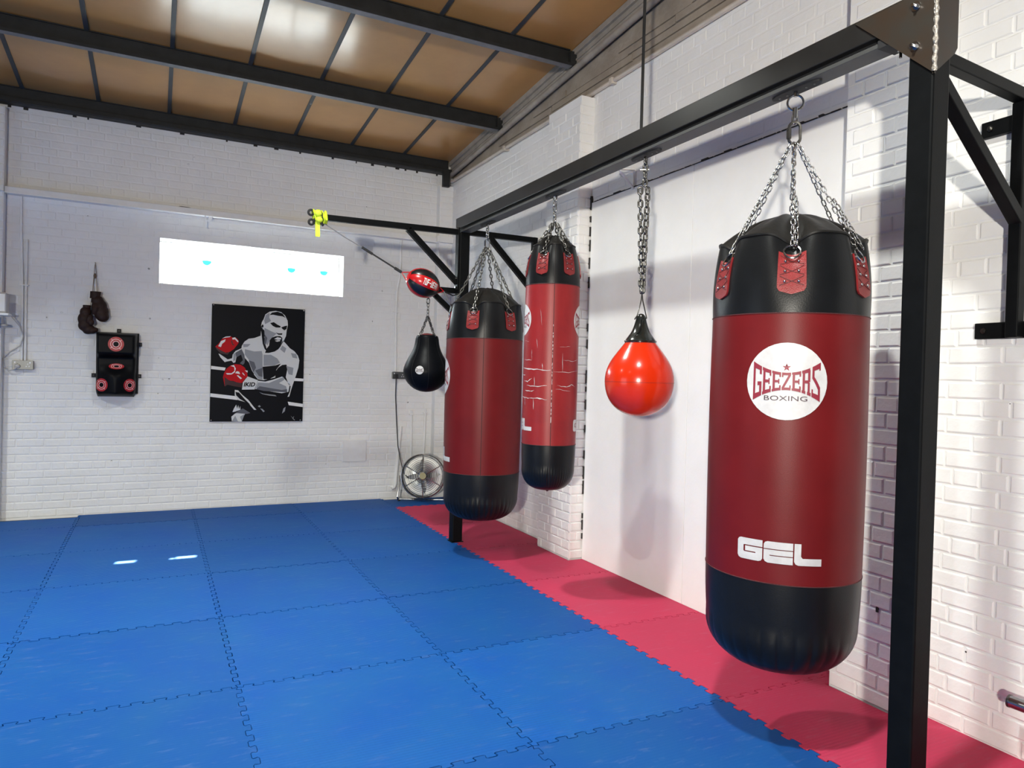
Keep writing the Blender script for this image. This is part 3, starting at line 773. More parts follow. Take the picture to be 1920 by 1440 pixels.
# ------------------------------------------------------------------ heavy bags
def make_bag(label, cx, cy, r, Z, tab0, graphics, red, tabw, seam_ang=None, top_r=0.0, split=False, hang=2.69, conv=None, group='hanging red and black heavy bags', rest=None, pleats=44, cap_mt='blk_cap', cl=(.034, .0195, .0029, 'chrome'), taper=.07):
    zb, zl, zu, zs, zt = Z
    bag = thing('heavy_bag', label, 'punch bag', (cx, cy, zb), group)
    n = (Vector((cx, cy)) - Vector((CAM.x, CAM.y))).normalized(); e1 = Vector((-n.x, -n.y, 0)); e2 = Vector((n.y, -n.x, 0)); C = Vector((cx, cy, 0))

    def P(th, rad, z): return C + (e1 * math.cos(th) + e2 * math.sin(th)) * rad + Vector((0, 0, z))
    NTAB = 6

    def pin(th): return max(0, math.cos((th - tab0) * NTAB / 2)) ** 2 if False else (0.5 + 0.5 * math.cos((th - tab0) * NTAB)) ** 3

    def rbody(z):
        k = (z - zl) / (zu - zl); return r * (1 + .012 * math.sin(PI * max(0, min(1, k))))
    # red body
    obj(G().grid(lambda u, v: P(2 * PI * u, rbody(zl + (zu - zl) * v), zl + (zu - zl) * v), 96, 14, True), 'body', red, bag, ang=3)

    # top section, drawn in under the tabs
    def ftop(u, v):
        th = 2 * PI * u; p = pin(th); z = zu + (zs - zu) * v
        sh = r * (1 - taper * v ** 2.2) - p * r * .13 * v ** 2.2 + (1 - p) * r * .012 * math.sin(PI * v)
        wr = .004 * math.sin(th * 23 + 3 * v) * v * v * p
        return P(th, sh + wr, z - p * (zs - zu) * .13 * v * v)
    obj(G().grid(ftop, 144, 18, True), 'top_section', 'blk_vinyl', bag, ang=3)

    def fcap(u, v):
        th = 2 * PI * u; p = pin(th); a = ftop(u, 1.0); rr = (a - C); rr.z = 0; rad0 = rr.length; k = 1 - v
        z = a.z + (zt - a.z) * (1 - k ** 1.9) - .012 * p * math.sin(PI * v) + .006 * math.sin(th * 11 + 5) * math.sin(PI * v)
        rad = top_r + (rad0 - top_r) * k
        return P(th, max(rad, 0.001), z)
    obj(G().grid(fcap, 144, 12, True), 'cap', cap_mt, bag, ang=3)
    obj(G().tube([ftop(i / 144, 1.0) + Vector((0, 0, .001)) for i in range(144)], .0065 if r > .25 else .005, 6, True), 'piping', 'blk_cap', bag)

    # gathered bottom
    def fbot(u, v):
        th = 2 * PI * u; k = v
        if k < .45: rad = r * (1 - .03 * (k / .45) ** 2); z = zl - (zl - zb) * (k / .45) * .52
        else:
            a = (k - .45) / .55 * PI / 2; rad = r * .97 * math.cos(a) ** .62 if k < 1 else 0.0; z = zl - (zl - zb) * (.52 + .48 * math.sin(a))
        gk = max(0, min(1, (k - .38) / .14)) * max(0, min(1, (.86 - k) / .2))
        amp = (.0035 + .0035 * math.sin(th * 3.1 + 1) * math.sin(th * 1.3)) * (r / .31)
        return P(th, max(rad + gk * amp * abs(math.sin(th * pleats / 2)) ** .5 * 1.6, .001), z)
    obj(G().grid(fbot, 264, 30, True), 'bottom_section', 'blk_vinyl', bag, ang=3)
    obj(G().tube([P(.02, r * .22, zb + .030), P(.02, r * .10, zb + .004), P(.02, 0, zb - .003)], .012, 8), 'bottom_loop', 'blk_vinyl', bag)
    # seams
    for z in (zl, zu): obj(G().tube([P(2 * PI * i / 96, rbody(z) + .0005, z) for i in range(96)], .0022, 5, True), 'stitched_seam', 'thread', bag)
    if seam_ang is not None:
        obj(G().tube([P(seam_ang, rbody(zl + (zu - zl) * i / 12) + .0003, zl + (zu - zl) * i / 12) for i in range(13)], .0018, 5), 'side_seam', 'seam', bag)
        obj(G().tube([fbot((seam_ang / (2 * PI)) % 1, i / 20 * .8) for i in range(20)], .0018, 5), 'side_seam', 'seam', bag)
        obj(G().tube([ftop((seam_ang / (2 * PI)) % 1, i / 12) for i in range(13)], .0018, 5), 'side_seam', 'seam', bag)

    # graphics
    def surf_at(th0, zc):
        return lambda a, b, lift: P(th0 + a / r, rbody(zc + b) + lift, zc + b)
    for kind, th0, zc, sz in graphics:
        sf = surf_at(th0, zc)
        if kind == 'logo': logo(bag, sf, sz)
        else:
            g = G(); x0 = -sz / 2
            for c_, (a0, a1) in zip('GEL', ((0, .315), (.33, .665), (.68, 1.0))):
                put_quads(g, GEL[c_], lambda a, b, a0=a0, a1=a1: sf(x0 + (a0 + (a1 - a0) * a) * sz, (b - .5) * sz * .262, .0015), 4)
            obj(g, 'gel_lettering', 'logo_white', bag, ang=3, fix=False)
    # leather tabs with rivets, rings and chains
    zc0 = zu + (zs - zu) * .23; zc1 = zu + (zs - zu) * .80
    top = Vector((cx, cy, conv))
    for k in range(NTAB):
        th0 = tab0 + 2 * PI * k / NTAB

        def st(a, b, lift):
            v = (zc0 + (zc1 - zc0) * b - zu) / (zs - zu); u = ((th0 + a / r) / (2 * PI)) % 1
            q = ftop(u, v); nn = (q - C); nn.z = 0; return q + nn.normalized() * lift
        cs = []
        hw = tabw / 2
        for i in range(9): a = PI + PI * i / 8; cs.append((hw * math.cos(a) * (1 if True else 1), .18 + .18 * math.sin(a)))
        cs += [(hw, 1.0), (hw * .62, 1.0), (-hw * .62, 1.0), (-hw, 1.0)]

        def halfw(b): return hw if b > .18 else hw * (max(0, 1 - ((.18 - b) / .18) ** 2.4)) ** .5
        g = G(); g.grid(lambda u, v: st((2 * u - 1) * halfw(v), v, .0075), 7, 15); g.grid(lambda u, v: st((2 * u - 1) * halfw(v), v, .0), 7, 15)
        for sgn in (-1, 1): g.grid(lambda u, v: st(sgn * halfw(v), v, .0075 * u), 2, 15)
        tb = obj(g, 'leather_tab', 'tab', bag, ang=.9)
        if math.cos(th0) > -.25:
            for bv in (.30, .55, .80):
                for av in (-.24, .24): obj(G().sphere(st(av * tabw, bv, .009), tabw * .055, 8, 6), 'rivet', 'chrome', tb)
            for i in range(3):
                for sg in (-1, 1):
                    obj(G().tube([st(sg * (-.42 + .84 * q / 6) * tabw, .2 + .25 * i + .22 * q / 6, .0085) for q in range(7)], .0012, 4), 'lacing', 'thread', tb)
        rc = st(0, 1.0, .012) + Vector((0, 0, .012)); outv = (P(th0, 1, 0) - C).normalized()
        RR = tabw * .29
        obj(G().ring(rc, RR, .0042, (top - rc).normalized().cross(outv.cross(Vector((0, 0, 1)))).normalized(), 20, 6), 'ring', 'chrome', bag)
        d = (top - rc).normalized(); ps = rc + d * RR * .8 + outv * .006
        pe = top + (P(th0, .012, 0) - C)
        vis = math.cos(th0) > -.6
        chain(bag, ps, pe, *cl, split=split and vis)
        if math.cos(th0) > .3 and split:  # loose tail of chain doubled back
            chain(bag, ps + outv * .006 + e2 * .015, ps.lerp(pe, .46) + outv * .005 + e2 * .010, *cl, split=True, tw=.9)
    # hardware up to the beam
    if rest: rest(bag, top)
    return bag, P


def swivel_link(bag, top, L_, W_, wr, mt):
    pts = []; h = L_ / 2 - W_ / 2
    for i in range(9): a = PI * i / 8; pts.append(e_dir * math.cos(a) * (W_ / 2 - wr) + Vector((0, 0, h + math.sin(a) * (W_ / 2 - wr))))
    for i in range(9): a = PI + PI * i / 8; pts.append(e_dir * math.cos(a) * (W_ / 2 - wr) + Vector((0, 0, -h + math.sin(a) * (W_ / 2 - wr))))
    c = top + Vector((0, 0, L_ / 2 - wr * 2)); o = obj(G().tube([c + p for p in pts], wr, 7, True), 'quick_link', mt, bag)
    obj(G().tube([c - e_dir * (W_ / 2 - wr) + Vector((0, 0, -.022)), c - e_dir * (W_ / 2 - wr) + Vector((0, 0, .022))], wr * 1.7, 6), 'screw_sleeve', mt, o)
    return top.z + L_ - wr * 4


e_dir = Vector((0.80, -0.60, 0))


def rest1(bag, top):
    z = swivel_link(bag, top, .105, .058, .0065, 'oldsteel')
    chain(bag, (top.x, top.y, z - .006), (top.x, top.y, 2.580), .046, .030, .0055, 'chrome', split=True, tw=.8)
    obj(G().tube([(top.x, top.y, 2.575), (top.x, top.y, 2.62)], .011, 10), 'swivel', 'chrome', bag)
    obj(G().ring((top.x, top.y, 2.642), .032, .0048, (-.62, -.78, 0), 28, 7), 'hanging_ring', 'chrome', bag)
    obj(G().tube([(top.x, top.y, 2.667), (top.x, top.y, 2.69)], .008, 8), 'eye_bolt', 'chrome', bag)


def rest2(bag, top):
    z = swivel_link(bag, top, .085, .045, .005, 'chrome')
    chain(bag, (top.x, top.y, z), (top.x, top.y, 2.69), .045, .03, .0055, 'chrome')


BX = 3.015
bag1, P1 = make_bag('large red and black heavy bag with round white logo facing out, nearest the front post', BX, -1.2935, .308, (.283, .690, 1.732, 2.045, 2.168), .02,
                    [('logo', -.005, 1.470, .148), ('gel', -.035, .812, .315)], 'red_vinyl', .104, split=True, conv=2.475, rest=rest1, pleats=30)
oval_plate(-1.2935)
bag2, P2 = make_bag('large red and black heavy bag hanging beside the far post, its plain seamed side showing', BX, 1.7967, .308, (.297, .690, 1.748, 2.03, 2.170), -.32,
                    [('logo', -1.50, 1.45, .15), ('gel', -1.62, .83, .42)], 'red_vinyl', .10, seam_ang=-.02, conv=2.50, rest=rest2, pleats=44, cl=(.044, .027, .0046, 'oldsteel'))
oval_plate(1.7967)


def rest3(bag, top):
    chain(bag, (top.x, top.y, top.z - .004), (top.x, top.y, 2.69), .05, .034, .0062, 'chrome')


bag3, P3 = make_bag('tall slim scuffed red and black heavy bag with cracked vinyl hanging behind the others', BX, .7106, .182, (.704, 1.015, 2.070, 2.335, 2.415), -.42,
                    [('logo', -1.40, 1.84, .105), ('logo', 1.48, 1.84, .105), ('gel', -1.50, 1.145, .30), ('gel', 1.86, 1.145, .30)], 'red_worn', .082, seam_ang=.06, top_r=0, conv=2.50, rest=rest3, pleats=60, taper=.20, cl=(.044, .028, .0048, 'oldsteel'))
oval_plate(.7106)
# pale worn line along the side seam
g = G()
for i in range(26):
    z = 1.16 + i * .025 + random.uniform(0, .01)
    if random.random() < .8: g.tube([P3(.06 + random.uniform(-.006, .006), .1855, z), P3(.06 + random.uniform(-.006, .006), .1855, z + random.uniform(.008, .024))], random.uniform(.0012, .0026), 4)
o = obj(g, 'worn_seam_edge', 'logo_white', bag3, fix=False); o['kind'] = 'stuff'

# cracks in the vinyl: ragged pale tears, mostly level, on the side that shows
def crack(pts, wd):
    g = G(); n_ = 4 * (len(pts) - 1) + 1; top_, bot_ = [], []
    for i in range(n_):
        t = i / (n_ - 1) * (len(pts) - 1); k = min(int(t), len(pts) - 2); f_ = t - k
        a = pts[k][0] + (pts[k + 1][0] - pts[k][0]) * f_; z = pts[k][1] + (pts[k + 1][1] - pts[k][1]) * f_
        a += random.uniform(-.006, .006); z += random.uniform(-.003, .003); h = wd * random.uniform(.25, 1.0) * min(1, 4 * min(i, n_ - 1 - i) / n_ + .15)
        vert = abs(pts[-1][1] - pts[0][1]) > abs(pts[-1][0] - pts[0][0]) * .18
        top_.append(P3(a + (h / .18 if vert else 0), .1852, z + (0 if vert else h))); bot_.append(P3(a - (h / .18 if vert else 0), .1852, z - (0 if vert else h)))
    g.add(top_ + bot_, [(i, i + 1, n_ + i + 1, n_ + i) for i in range(n_ - 1)]); return g


for pts, wd in (([(-1.35, 1.575), (-.75, 1.57)], .0022), ([(.45, 1.575), (.9, 1.57), (1.25, 1.585)], .0016), ([(-1.45, 1.525), (-1.0, 1.515), (-.5, 1.51), (.0, 1.505)], .0055), ([(.1, 1.50), (.7, 1.495), (1.3, 1.51)], .0014),
                ([(-1.4, 1.475), (-1.1, 1.47)], .004), ([(-1.2, 1.435), (-.95, 1.43), (-.7, 1.45)], .0035), ([(-1.0, 1.405), (-.55, 1.40), (-.1, 1.405)], .0045), ([(.25, 1.41), (.55, 1.40), (.85, 1.415), (1.1, 1.40)], .003),
                ([(-1.1, 1.37), (-.8, 1.365), (-.6, 1.375)], .003), ([(.2, 1.385), (.8, 1.375)], .0014), ([(-1.5, 1.335), (-1.2, 1.325), (-.8, 1.32)], .004), ([(-.8, 1.32), (-.45, 1.325), (-.1, 1.315)], .0045),
                ([(-.75, 1.64), (-.74, 1.57)], .0013), ([(-.55, 1.71), (-.5, 1.65)], .0012), ([(-.60, 1.46), (-.58, 1.40)], .0028), ([(.42, 1.62), (.44, 1.50)], .0022), ([(-.62, 1.32), (-.60, 1.25)], .0022), ([(-1.1, 1.33), (-1.08, 1.27)], .0016), ([(-.42, 1.90), (-.35, 1.80)], .0012),
                ([(-1.25, 1.70), (-.9, 1.695)], .001), ([(.3, 1.66), (.75, 1.665)], .001), ([(-.3, 1.55), (-.28, 1.50)], .002)):
    obj(crack(pts, wd), 'vinyl_crack', 'logo_white', bag3, smooth=False, fix=False)

# ------------------------------------------------------------------ orange teardrop bag
tear = thing('teardrop_bag', 'glossy orange red teardrop bag with black rubber neck on two chains', 'punch bag', (BX, -.2739, 1.258))
TP = [(.0, 1.258), (.03, 1.260), (.065, 1.268), (.10, 1.284), (.13, 1.306), (.155, 1.334), (.174, 1.37), (.185, 1.41), (.189, 1.45), (.186, 1.488), (.175, 1.528), (.155, 1.568), (.13, 1.604), (.105, 1.637), (.083, 1.665)]


def lathe(prof, c, n=64): return G().grid(lambda u, v: (lambda k: Vector((c[0] + prof[k][0] * math.cos(2 * PI * u), c[1] + prof[k][0] * math.sin(2 * PI * u), prof[k][1])))(round(v * (len(prof) - 1))), n, len(prof), True)


def fine(prof, k=4):
    out = []
    for i in range(len(prof) - 1):
        p0, p1, p2, p3 = [prof[max(0, min(len(prof) - 1, i + j))] for j in (-1, 0, 1, 2)]
        for s_ in range(k):
            t = s_ / k
            out.append(tuple(.5 * (2 * p1[q] + (p2[q] - p0[q]) * t + (2 * p0[q] - 5 * p1[q] + 4 * p2[q] - p3[q]) * t * t + (3 * p1[q] - p0[q] - 3 * p2[q] + p3[q]) * t ** 3) for q in (0, 1)))
    out.append(prof[-1]); out = [(max(a, .0005), b) for a, b in out]; return out


tc = (BX, -.2739)
obj(lathe(fine(TP), tc), 'body', 'aqua', tear, ang=3)
obj(G().tube([(tc[0] + .1893 * math.cos(2 * PI * i / 64), tc[1] + .1893 * math.sin(2 * PI * i / 64), 1.447) for i in range(64)], .0008, 4, True), 'moulding_line', 'thread', tear)
NP = [(.0845, 1.662), (.086, 1.672), (.070, 1.696), (.052, 1.722), (.040, 1.75), (.031, 1.78), (.024, 1.808), (.012, 1.822), (.0005, 1.825)]
nd = Vector((BX - CAM.x, tc[1] - CAM.y, 0)).normalized(); sd2 = Vector((nd.y, -nd.x, 0))


def fneck(u, v):
    pr_ = fine(NP, 3); q = pr_[round(v * (len(pr_) - 1))]; a = 2 * PI * u
    k = max(0, min(1, (q[1] - 1.69) / .08)); fl = 1 - .45 * k
    return Vector((*tc, q[1])) + sd2 * q[0] * math.cos(a) + nd * q[0] * fl * math.sin(a)


obj(G().grid(fneck, 48, 25, True), 'neck', 'blk_rubber', tear, ang=3)
obj(G().ring((*tc, 1.672), .0855, .004, (0, 0, 1), 48, 6), 'neck_rim', 'blk_rubber', tear)
obj(G().tube([Vector((*tc, 0)) - nd * .05 + sd2 * a + Vector((0, 0, z)) for a, z in ((-.03, 1.70), (-.012, 1.72), (0, 1.75), (.006, 1.79))], .006, 6), 'neck_lip', 'blk_rubber', tear)
obj(G().tube([Vector((*tc, 0)) + sd2 * a + nd * b + Vector((0, 0, z)) for a, b, z in ((-.035, -.03, 1.79), (-.022, -.035, 1.81), (-.012, -.01, 1.85), (-.002, 0, 1.90), (.0, 0, 1.945), (.006, .01, 1.90), (.018, .01, 1.85), (.03, .0, 1.80), (.02, .02, 1.79))], .0035, 6), 'wire_hook', 'oldsteel', tear)
for sg in (-1, 1):
    chain(tear, Vector((*tc, 1.93)) + sd2 * .004 * sg, Vector((*tc, 2.525)) + sd2 * (.021 * sg - .004), .052, .034, .0062, 'oldsteel', split=True, tw=.2 + .7 * (sg > 0))
chain(tear, Vector((*tc, 2.515)), Vector((*tc, 2.69)), .052, .034, .0062, 'oldsteel', split=True, tw=.5)
obj(G().tube([Vector((*tc, 2.615)) - sd2 * .028, Vector((*tc, 2.615)) + sd2 * .02], .005, 6), 'shackle_pin', 'oldsteel', tear)
oval_plate(tc[1])
rod = tag(obj(G().tube([(BX, -.225, 2.83), (BX, -.225, 3.4), (BX, -.225, roofz(-.225) - .02)], .0085, 8), 'drop_rod', 'purlin', loc=(BX, -.225, 2.83)), 'thin dark steel rod dropping from the roof to the rack beam', 'rod')

# ------------------------------------------------------------------ black maize bag
MX, MY = 2.735, LYA
maize = thing('maize_bag', 'black pear shaped punch bag with small round white badge on chains', 'punch bag', (MX, MY, 1.304))
MP = [(.0, 1.304), (.05, 1.31), (.10, 1.33), (.145, 1.365), (.178, 1.41), (.196, 1.46), (.196, 1.50), (.18, 1.55), (.155, 1.60), (.13, 1.645), (.112, 1.69), (.103, 1.73), (.098, 1.77), (.09, 1.79), (.07, 1.797)]
obj(lathe(fine(MP), (MX, MY), 64), 'body', 'pad', maize, ang=3)
obj(lathe([(.07, 1.796), (.06, 1.80), (.03, 1.812), (.001, 1.815)], (MX, MY), 24), 'top_lining', 'tab', maize, ang=3)
nm_ = (Vector((MX, MY, 0)) - Vector((CAM.x, CAM.y, 0))).normalized(); me1 = -nm_; me2 = Vector((nm_.y, -nm_.x, 0)); fm = fine(MP)


def rad_at(z, prof):
    for i in range(len(prof) - 1):
        if prof[i][1] <= z <= prof[i + 1][1]:
            t = (z - prof[i][1]) / max(1e-6, prof[i + 1][1] - prof[i][1]); return prof[i][0] + (prof[i + 1][0] - prof[i][0]) * t
    return prof[-1][0]


def msurf(th0, zc): return lambda a, b, l: Vector((MX, MY, zc + b)) + (me1 * math.cos(th0 + a / .195) + me2 * math.sin(th0 + a / .195)) * (rad_at(zc + b, fm) + l)


logo(maize, msurf(-.30, 1.492), .036, dark=True)
for k in range(8):
    th = k * PI / 4 + .1; obj(G().tube([msurf(th, z)(0, 0, .0004) for z in [1.33 + .46 * i / 20 for i in range(20)]], .0016, 4), 'panel_seam', 'webbing', maize)
for k in range(4):
    th = k * PI / 2 + .75; a = Vector((MX, MY, 1.795)) + (me1 * math.cos(th) + me2 * math.sin(th)) * .085
    chain(maize, a, (MX, MY, 1.965), .034, .0235, .0032, 'oldsteel')
    obj(G().ring(a - Vector((0, 0, .004)), .014, .0035, (math.cos(th), math.sin(th), .2), 14, 5), 'ring', 'oldsteel', maize)
chain(maize, (MX, MY, 1.955), (MX, MY, 2.075), .036, .025, .0034, 'oldsteel')
chain(maize, (MX, MY, 2.06), (MX, MY, 2.18), .058, .042, .0055, 'oldsteel')

# ------------------------------------------------------------------ speed ball strung between arm tip and post
BC = Vector((2.618, 2.2, 2.2195)); bax = Vector((.90, .0, -.31)).normalized()
ball = thing('speed_ball', 'red and black leather floor to ceiling ball with white lettering strung on cords', 'boxing ball', BC)
bu = Vector((0, -1, 0)); bu = (bu - bax * bu.dot(bax)).normalized(); bw = bax.cross(bu)  # bu towards viewer


def bp_(th, ph, lift=0):
    c = math.cos(ph); return BC + bax * (.143 + lift) * math.sin(ph) + (bu * math.cos(th) + bw * math.sin(th)) * (.117 + lift) * c


for k in range(8):
    t0, t1 = (k - .5) * PI / 4 + .05, (k + .5) * PI / 4 + .05
    obj(G().grid(lambda u, v: bp_(t0 + (t1 - t0) * u, -PI / 2 * .99 + PI * .99 * v, .003 * math.sin(PI * u)), 9, 21), 'panel', 'ball_red' if k % 2 == 0 else 'ball_blk', ball, ang=3)
for sg in (-1, 1):
    obj(G().grid(lambda u, v: bp_(2 * PI * u, sg * (PI / 2 - .42 * (1 - v)), .0045), 24, 6, True), 'end_cap', 'ball_red', ball, ang=3)
g = G(); word(g, 'TUF-WEAR', BLOCK, -.36, .64, lambda a, b: bp_(.05 + (.5 - b) * -.50 * -1, a * 1.0 + .12, .0052) if False else bp_(.05 + (b - .5) * -.46, a * .95 + .1, .0055), .12, 3)
obj(g, 'ball_lettering', 'p_white', ball, ang=3, fix=False)
tip = Vector((1.765, AY, 2.665)); lend = BC - bax * .143; rend = BC + bax * .143
d0 = (lend - tip)
knot = tip + d0 * .93
obj(G().tube([knot, lend + bw * .035, lend + bax * .02 + bw * .045], .004, 6), 'end_loop', 'ball_red', ball); obj(G().tube([knot, lend - bw * .035, lend + bax * .02 - bw * .045], .004, 6), 'end_loop', 'ball_red', ball)
kr = rend + Vector((.06, .02, -.005))
obj(G().tube([kr, rend + bw * .03, rend - bax * .02 + bw * .04], .004, 6), 'end_loop', 'ball_red', ball); obj(G().tube([kr, rend - bw * .03, rend - bax * .02 - bw * .04], .004, 6), 'end_loop', 'ball_red', ball)
obj(G().tube([bp_(PI * .97, -.1), bp_(PI * .97, -.1) + Vector((0, 0, -.03)), bp_(PI * .97, -.1) + Vector((.005, 0, -.055))], .003, 5), 'lace_end', 'webbing', ball)
a_, b_ = tip + d0 * .10, tip + d0 * .48
obj(G().tube([tip + d0 * .03, a_, tip + d0 * .3 + Vector((0, 0, -.006)), b_], .0042, 6), 'cord', 'bungee', ball)
obj(G().tube([b_, tip + d0 * .53, tip + d0 * .60], .0105, 6), 'cord_hook', 'webbing', ball)
obj(G().tube([tip + d0 * .58, tip + d0 * .80, knot], .0065, 6), 'cord', 'webbing', ball)
obj(G().tube([tip + d0 * .85, tip + d0 * .93], .012, 6), 'cord_hook', 'webbing', ball)
obj(G().tube([tip + d0 * .52 + Vector((0, -.01, -.01)), tip + d0 * .52 + Vector((.01, -.015, -.05))], .0012, 4), 'frayed_thread', 'bungee', ball)
obj(G().tube([kr, (2.86, 2.22, 2.08), (2.93, 2.235, 2.01)], .006, 6), 'cord', 'bungee', ball)
obj(G().tube([(2.90, 2.23, 2.045), (2.96, 2.245, 1.995)], .013, 6), 'cord_hook', 'webbing', ball)
obj(G().tube([kr, (2.90, 2.23, 2.14), (2.965, 2.25, 2.16)], .006, 6), 'cord', 'webbing', ball)
obj(G().tube([(PX0 + .046 + .052 * math.cos(t), (FY0 + FY1) / 2 + .054 * math.sin(t), 2.15 + .012 * math.sin(t)) for t in [2 * PI * i / 4 + PI / 4 for i in range(4)]], .006, 6, True), 'post_strap', 'webbing', ball)

# neon strap bundle on the arm tip
strap = thing('ratchet_strap', 'neon yellow strap knotted with black webbing round the arm tip', 'strap', (1.765, AY, 2.6))
g = G(); g2 = G()
for k in range(9):
    x_ = 1.735 + .011 * k; tl = random.uniform(-.5, .5)
    pts = [(x_ + tl * .03 * math.sin(a), AY + .038 * math.cos(a) * random.uniform(.9, 1.25), 2.684 + .044 * math.sin(a) * random.uniform(.9, 1.3)) for a in [2 * PI * i / 12 for i in range(12)]]
    (g2 if k % 4 == 1 else g).tube(pts, .0085, 5, True)
obj(g, 'yellow_wraps', 'neon', strap); obj(g2, 'black_wraps', 'webbing', strap)
obj(G().sphere((1.755, AY - .045, 2.705), (.032, .02, .028), 10, 8), 'yellow_knot', 'neon', strap)
obj(G().sphere((1.765, AY - .045, 2.655), (.03, .022, .026), 10, 8), 'yellow_knot', 'neon', strap)
for dx, dz in ((-.035, .03), (-.03, -.045)): obj(G().ring((1.74 + dx, AY - .02, 2.68 + dz), .02, .009, (0, 1, .2), 14, 6), 'black_loop', 'webbing', strap)
obj(G().tube([(1.765, AY - .04, 2.65), (1.79, AY - .04, 2.625), (1.80, AY - .035, 2.615)], .011, 6), 'black_hook', 'webbing', strap)
obj(G().grid(lambda u, v: Vector((1.738 + .036 * u, AY - .045 + .006 * math.sin(5 * v), 2.645 - .125 * v)), 3, 9).grid(lambda u, v: Vector((1.738 + .036 * u, AY - .042 + .006 * math.sin(5 * v), 2.645 - .125 * v)), 3, 9), 'hanging_tail', 'neon', strap, fix=False)

# ------------------------------------------------------------------ poster
PXW = (1.146, 2.088); PZW = (0.903, 2.131); PY = YB - .028
poster = thing('boxer_poster', 'black poster board painted with a shirtless boxer in red gloves', 'poster', (1.617, PY, .903))
obj(G().box(PXW[0], PXW[1], PY, YB - .004, PZW[0], PZW[1]), 'board', 'poster_black', poster, smooth=False, bevel=.002)


def pmap(x, y):
    v = (y - 112) / (1385 - 112)
    for _ in range(4):
        u = (x - (160 + (135 - 160) * v)) / ((1158 + (1135 - 1158) * v) - (160 + (135 - 160) * v)); v = (y - (112 + 60 * u)) / ((1385 - 7 * u) - (112 + 60 * u))
    return PXW[0] + (PXW[1] - PXW[0]) * u, PZW[1] - (PZW[1] - PZW[0]) * v


def paint(name, mt, layer, polys, parent=None):
    g = G()
    for P_ in polys:
        g.poly([pmap(*q) for q in P_], lambda a, b: Vector((a, PY - .0006 * layer, b)))
    o = obj(g, name, mt, parent or poster, smooth=False, fix=False); o['kind'] = 'stuff'
    return o


paint('painted_ropes', 'p_white', 1, [[(150, 782), (300, 801), (290, 832), (148, 817)], [(143, 1078), (420, 1110), (425, 1150), (141, 1116)], [(1040, 910), (1147, 918), (1146, 946), (1040, 942)], [(968, 1166), (1141, 1190), (1140, 1224), (980, 1204)]])
fig = paint('painted_figure', 'p_light', 2, [
    [(700, 275), (718, 225), (765, 195), (830, 186), (890, 200), (935, 238), (962, 292), (966, 340), (952, 400), (946, 455), (918, 515), (890, 560), (850, 610), (740, 620), (712, 520), (706, 440), (690, 378), (672, 352), (680, 308)],
    [(672, 400), (668, 455), (600, 480), (540, 488), (495, 520), (468, 565), (462, 600), (480, 650), (505, 705), (545, 745), (560, 790), (585, 860), (640, 925), (700, 935), (830, 905), (825, 850), (860, 800), (905, 770), (950, 765), (965, 800), (945, 900), (980, 985), (1000, 1000), (990, 1060), (965, 1115), (985, 1110), (1005, 1040), (1030, 965), (1060, 880), (1085, 800), (1096, 720), (1080, 670), (1040, 622), (990, 590), (945, 540), (910, 505), (880, 575), (740, 625), (712, 600), (690, 540), (680, 460)],
    [(462, 592), (400, 622), (372, 660), (366, 700), (320, 712), (290, 690), (240, 655), (225, 650), (245, 690), (290, 742), (310, 735), (360, 725), (380, 750), (420, 735), (470, 690)],
    [(530, 895), (640, 935), (605, 1035), (470, 1038), (480, 960)],
    [(640, 940), (720, 950), (800, 930), (905, 895), (990, 980), (975, 1060), (900, 1075), (800, 1060), (700, 1045), (612, 1030)],
    [(365, 1380), (360, 1330), (400, 1295), (450, 1285), (510, 1290), (480, 1340), (470, 1383)],
    [(372, 1280), (385, 1245), (410, 1200), (420, 1245), (432, 1205), (440, 1250), (452, 1215), (455, 1255), (400, 1275)],
    [(395, 1040), (430, 1045), (470, 1090), (540, 1150), (590, 1215), (625, 1255), (600, 1255), (545, 1190), (500, 1170), (430, 1150), (395, 1100)]])
paint('painted_mid_tone', 'p_mid', 3, [
    [(705, 290), (722, 232), (765, 205), (760, 260), (780, 295), (735, 320), (715, 330)], [(708, 370), (790, 410), (840, 430), (800, 470), (770, 500), (740, 560), (715, 520)],
    [(500, 600), (600, 625), (680, 620), (690, 660), (690, 930), (640, 920), (590, 850), (600, 780), (545, 720), (500, 660)], [(700, 660), (780, 660), (850, 700), (880, 745), (820, 775), (700, 780)],
    [(480, 545), (560, 545), (530, 575), (485, 580)], [(640, 960), (760, 965), (830, 935), (920, 900), (930, 930), (870, 965), (950, 1000), (960, 1050), (880, 1060), (760, 1050), (620, 1020)],
    [(950, 780), (1030, 800), (1020, 880), (975, 870)], [(905, 560), (950, 590), (930, 640), (880, 600)], [(380, 650), (410, 640), (400, 720), (378, 730)], [(365, 1380), (400, 1320), (430, 1383)], [(450, 1330), (500, 1300), (470, 1383)], [(1000, 640), (1060, 650), (1075, 700), (1020, 690)]], fig)
paint('painted_shadow', 'p_dark', 4, [
    [(540, 720), (600, 740), (620, 800), (590, 850), (560, 780)], [(610, 830), (690, 800), (690, 900), (650, 890)], [(720, 560), (740, 480), (712, 440), (706, 540)], [(660, 1000), (780, 1020), (900, 1040), (960, 1030), (960, 1065), (840, 1060), (700, 1050), (620, 1030)],
    [(400, 640), (465, 600), (495, 660), (505, 740), (480, 770), (420, 740)], [(400, 1290), (480, 1240), (560, 1290), (520, 1300)]], fig)
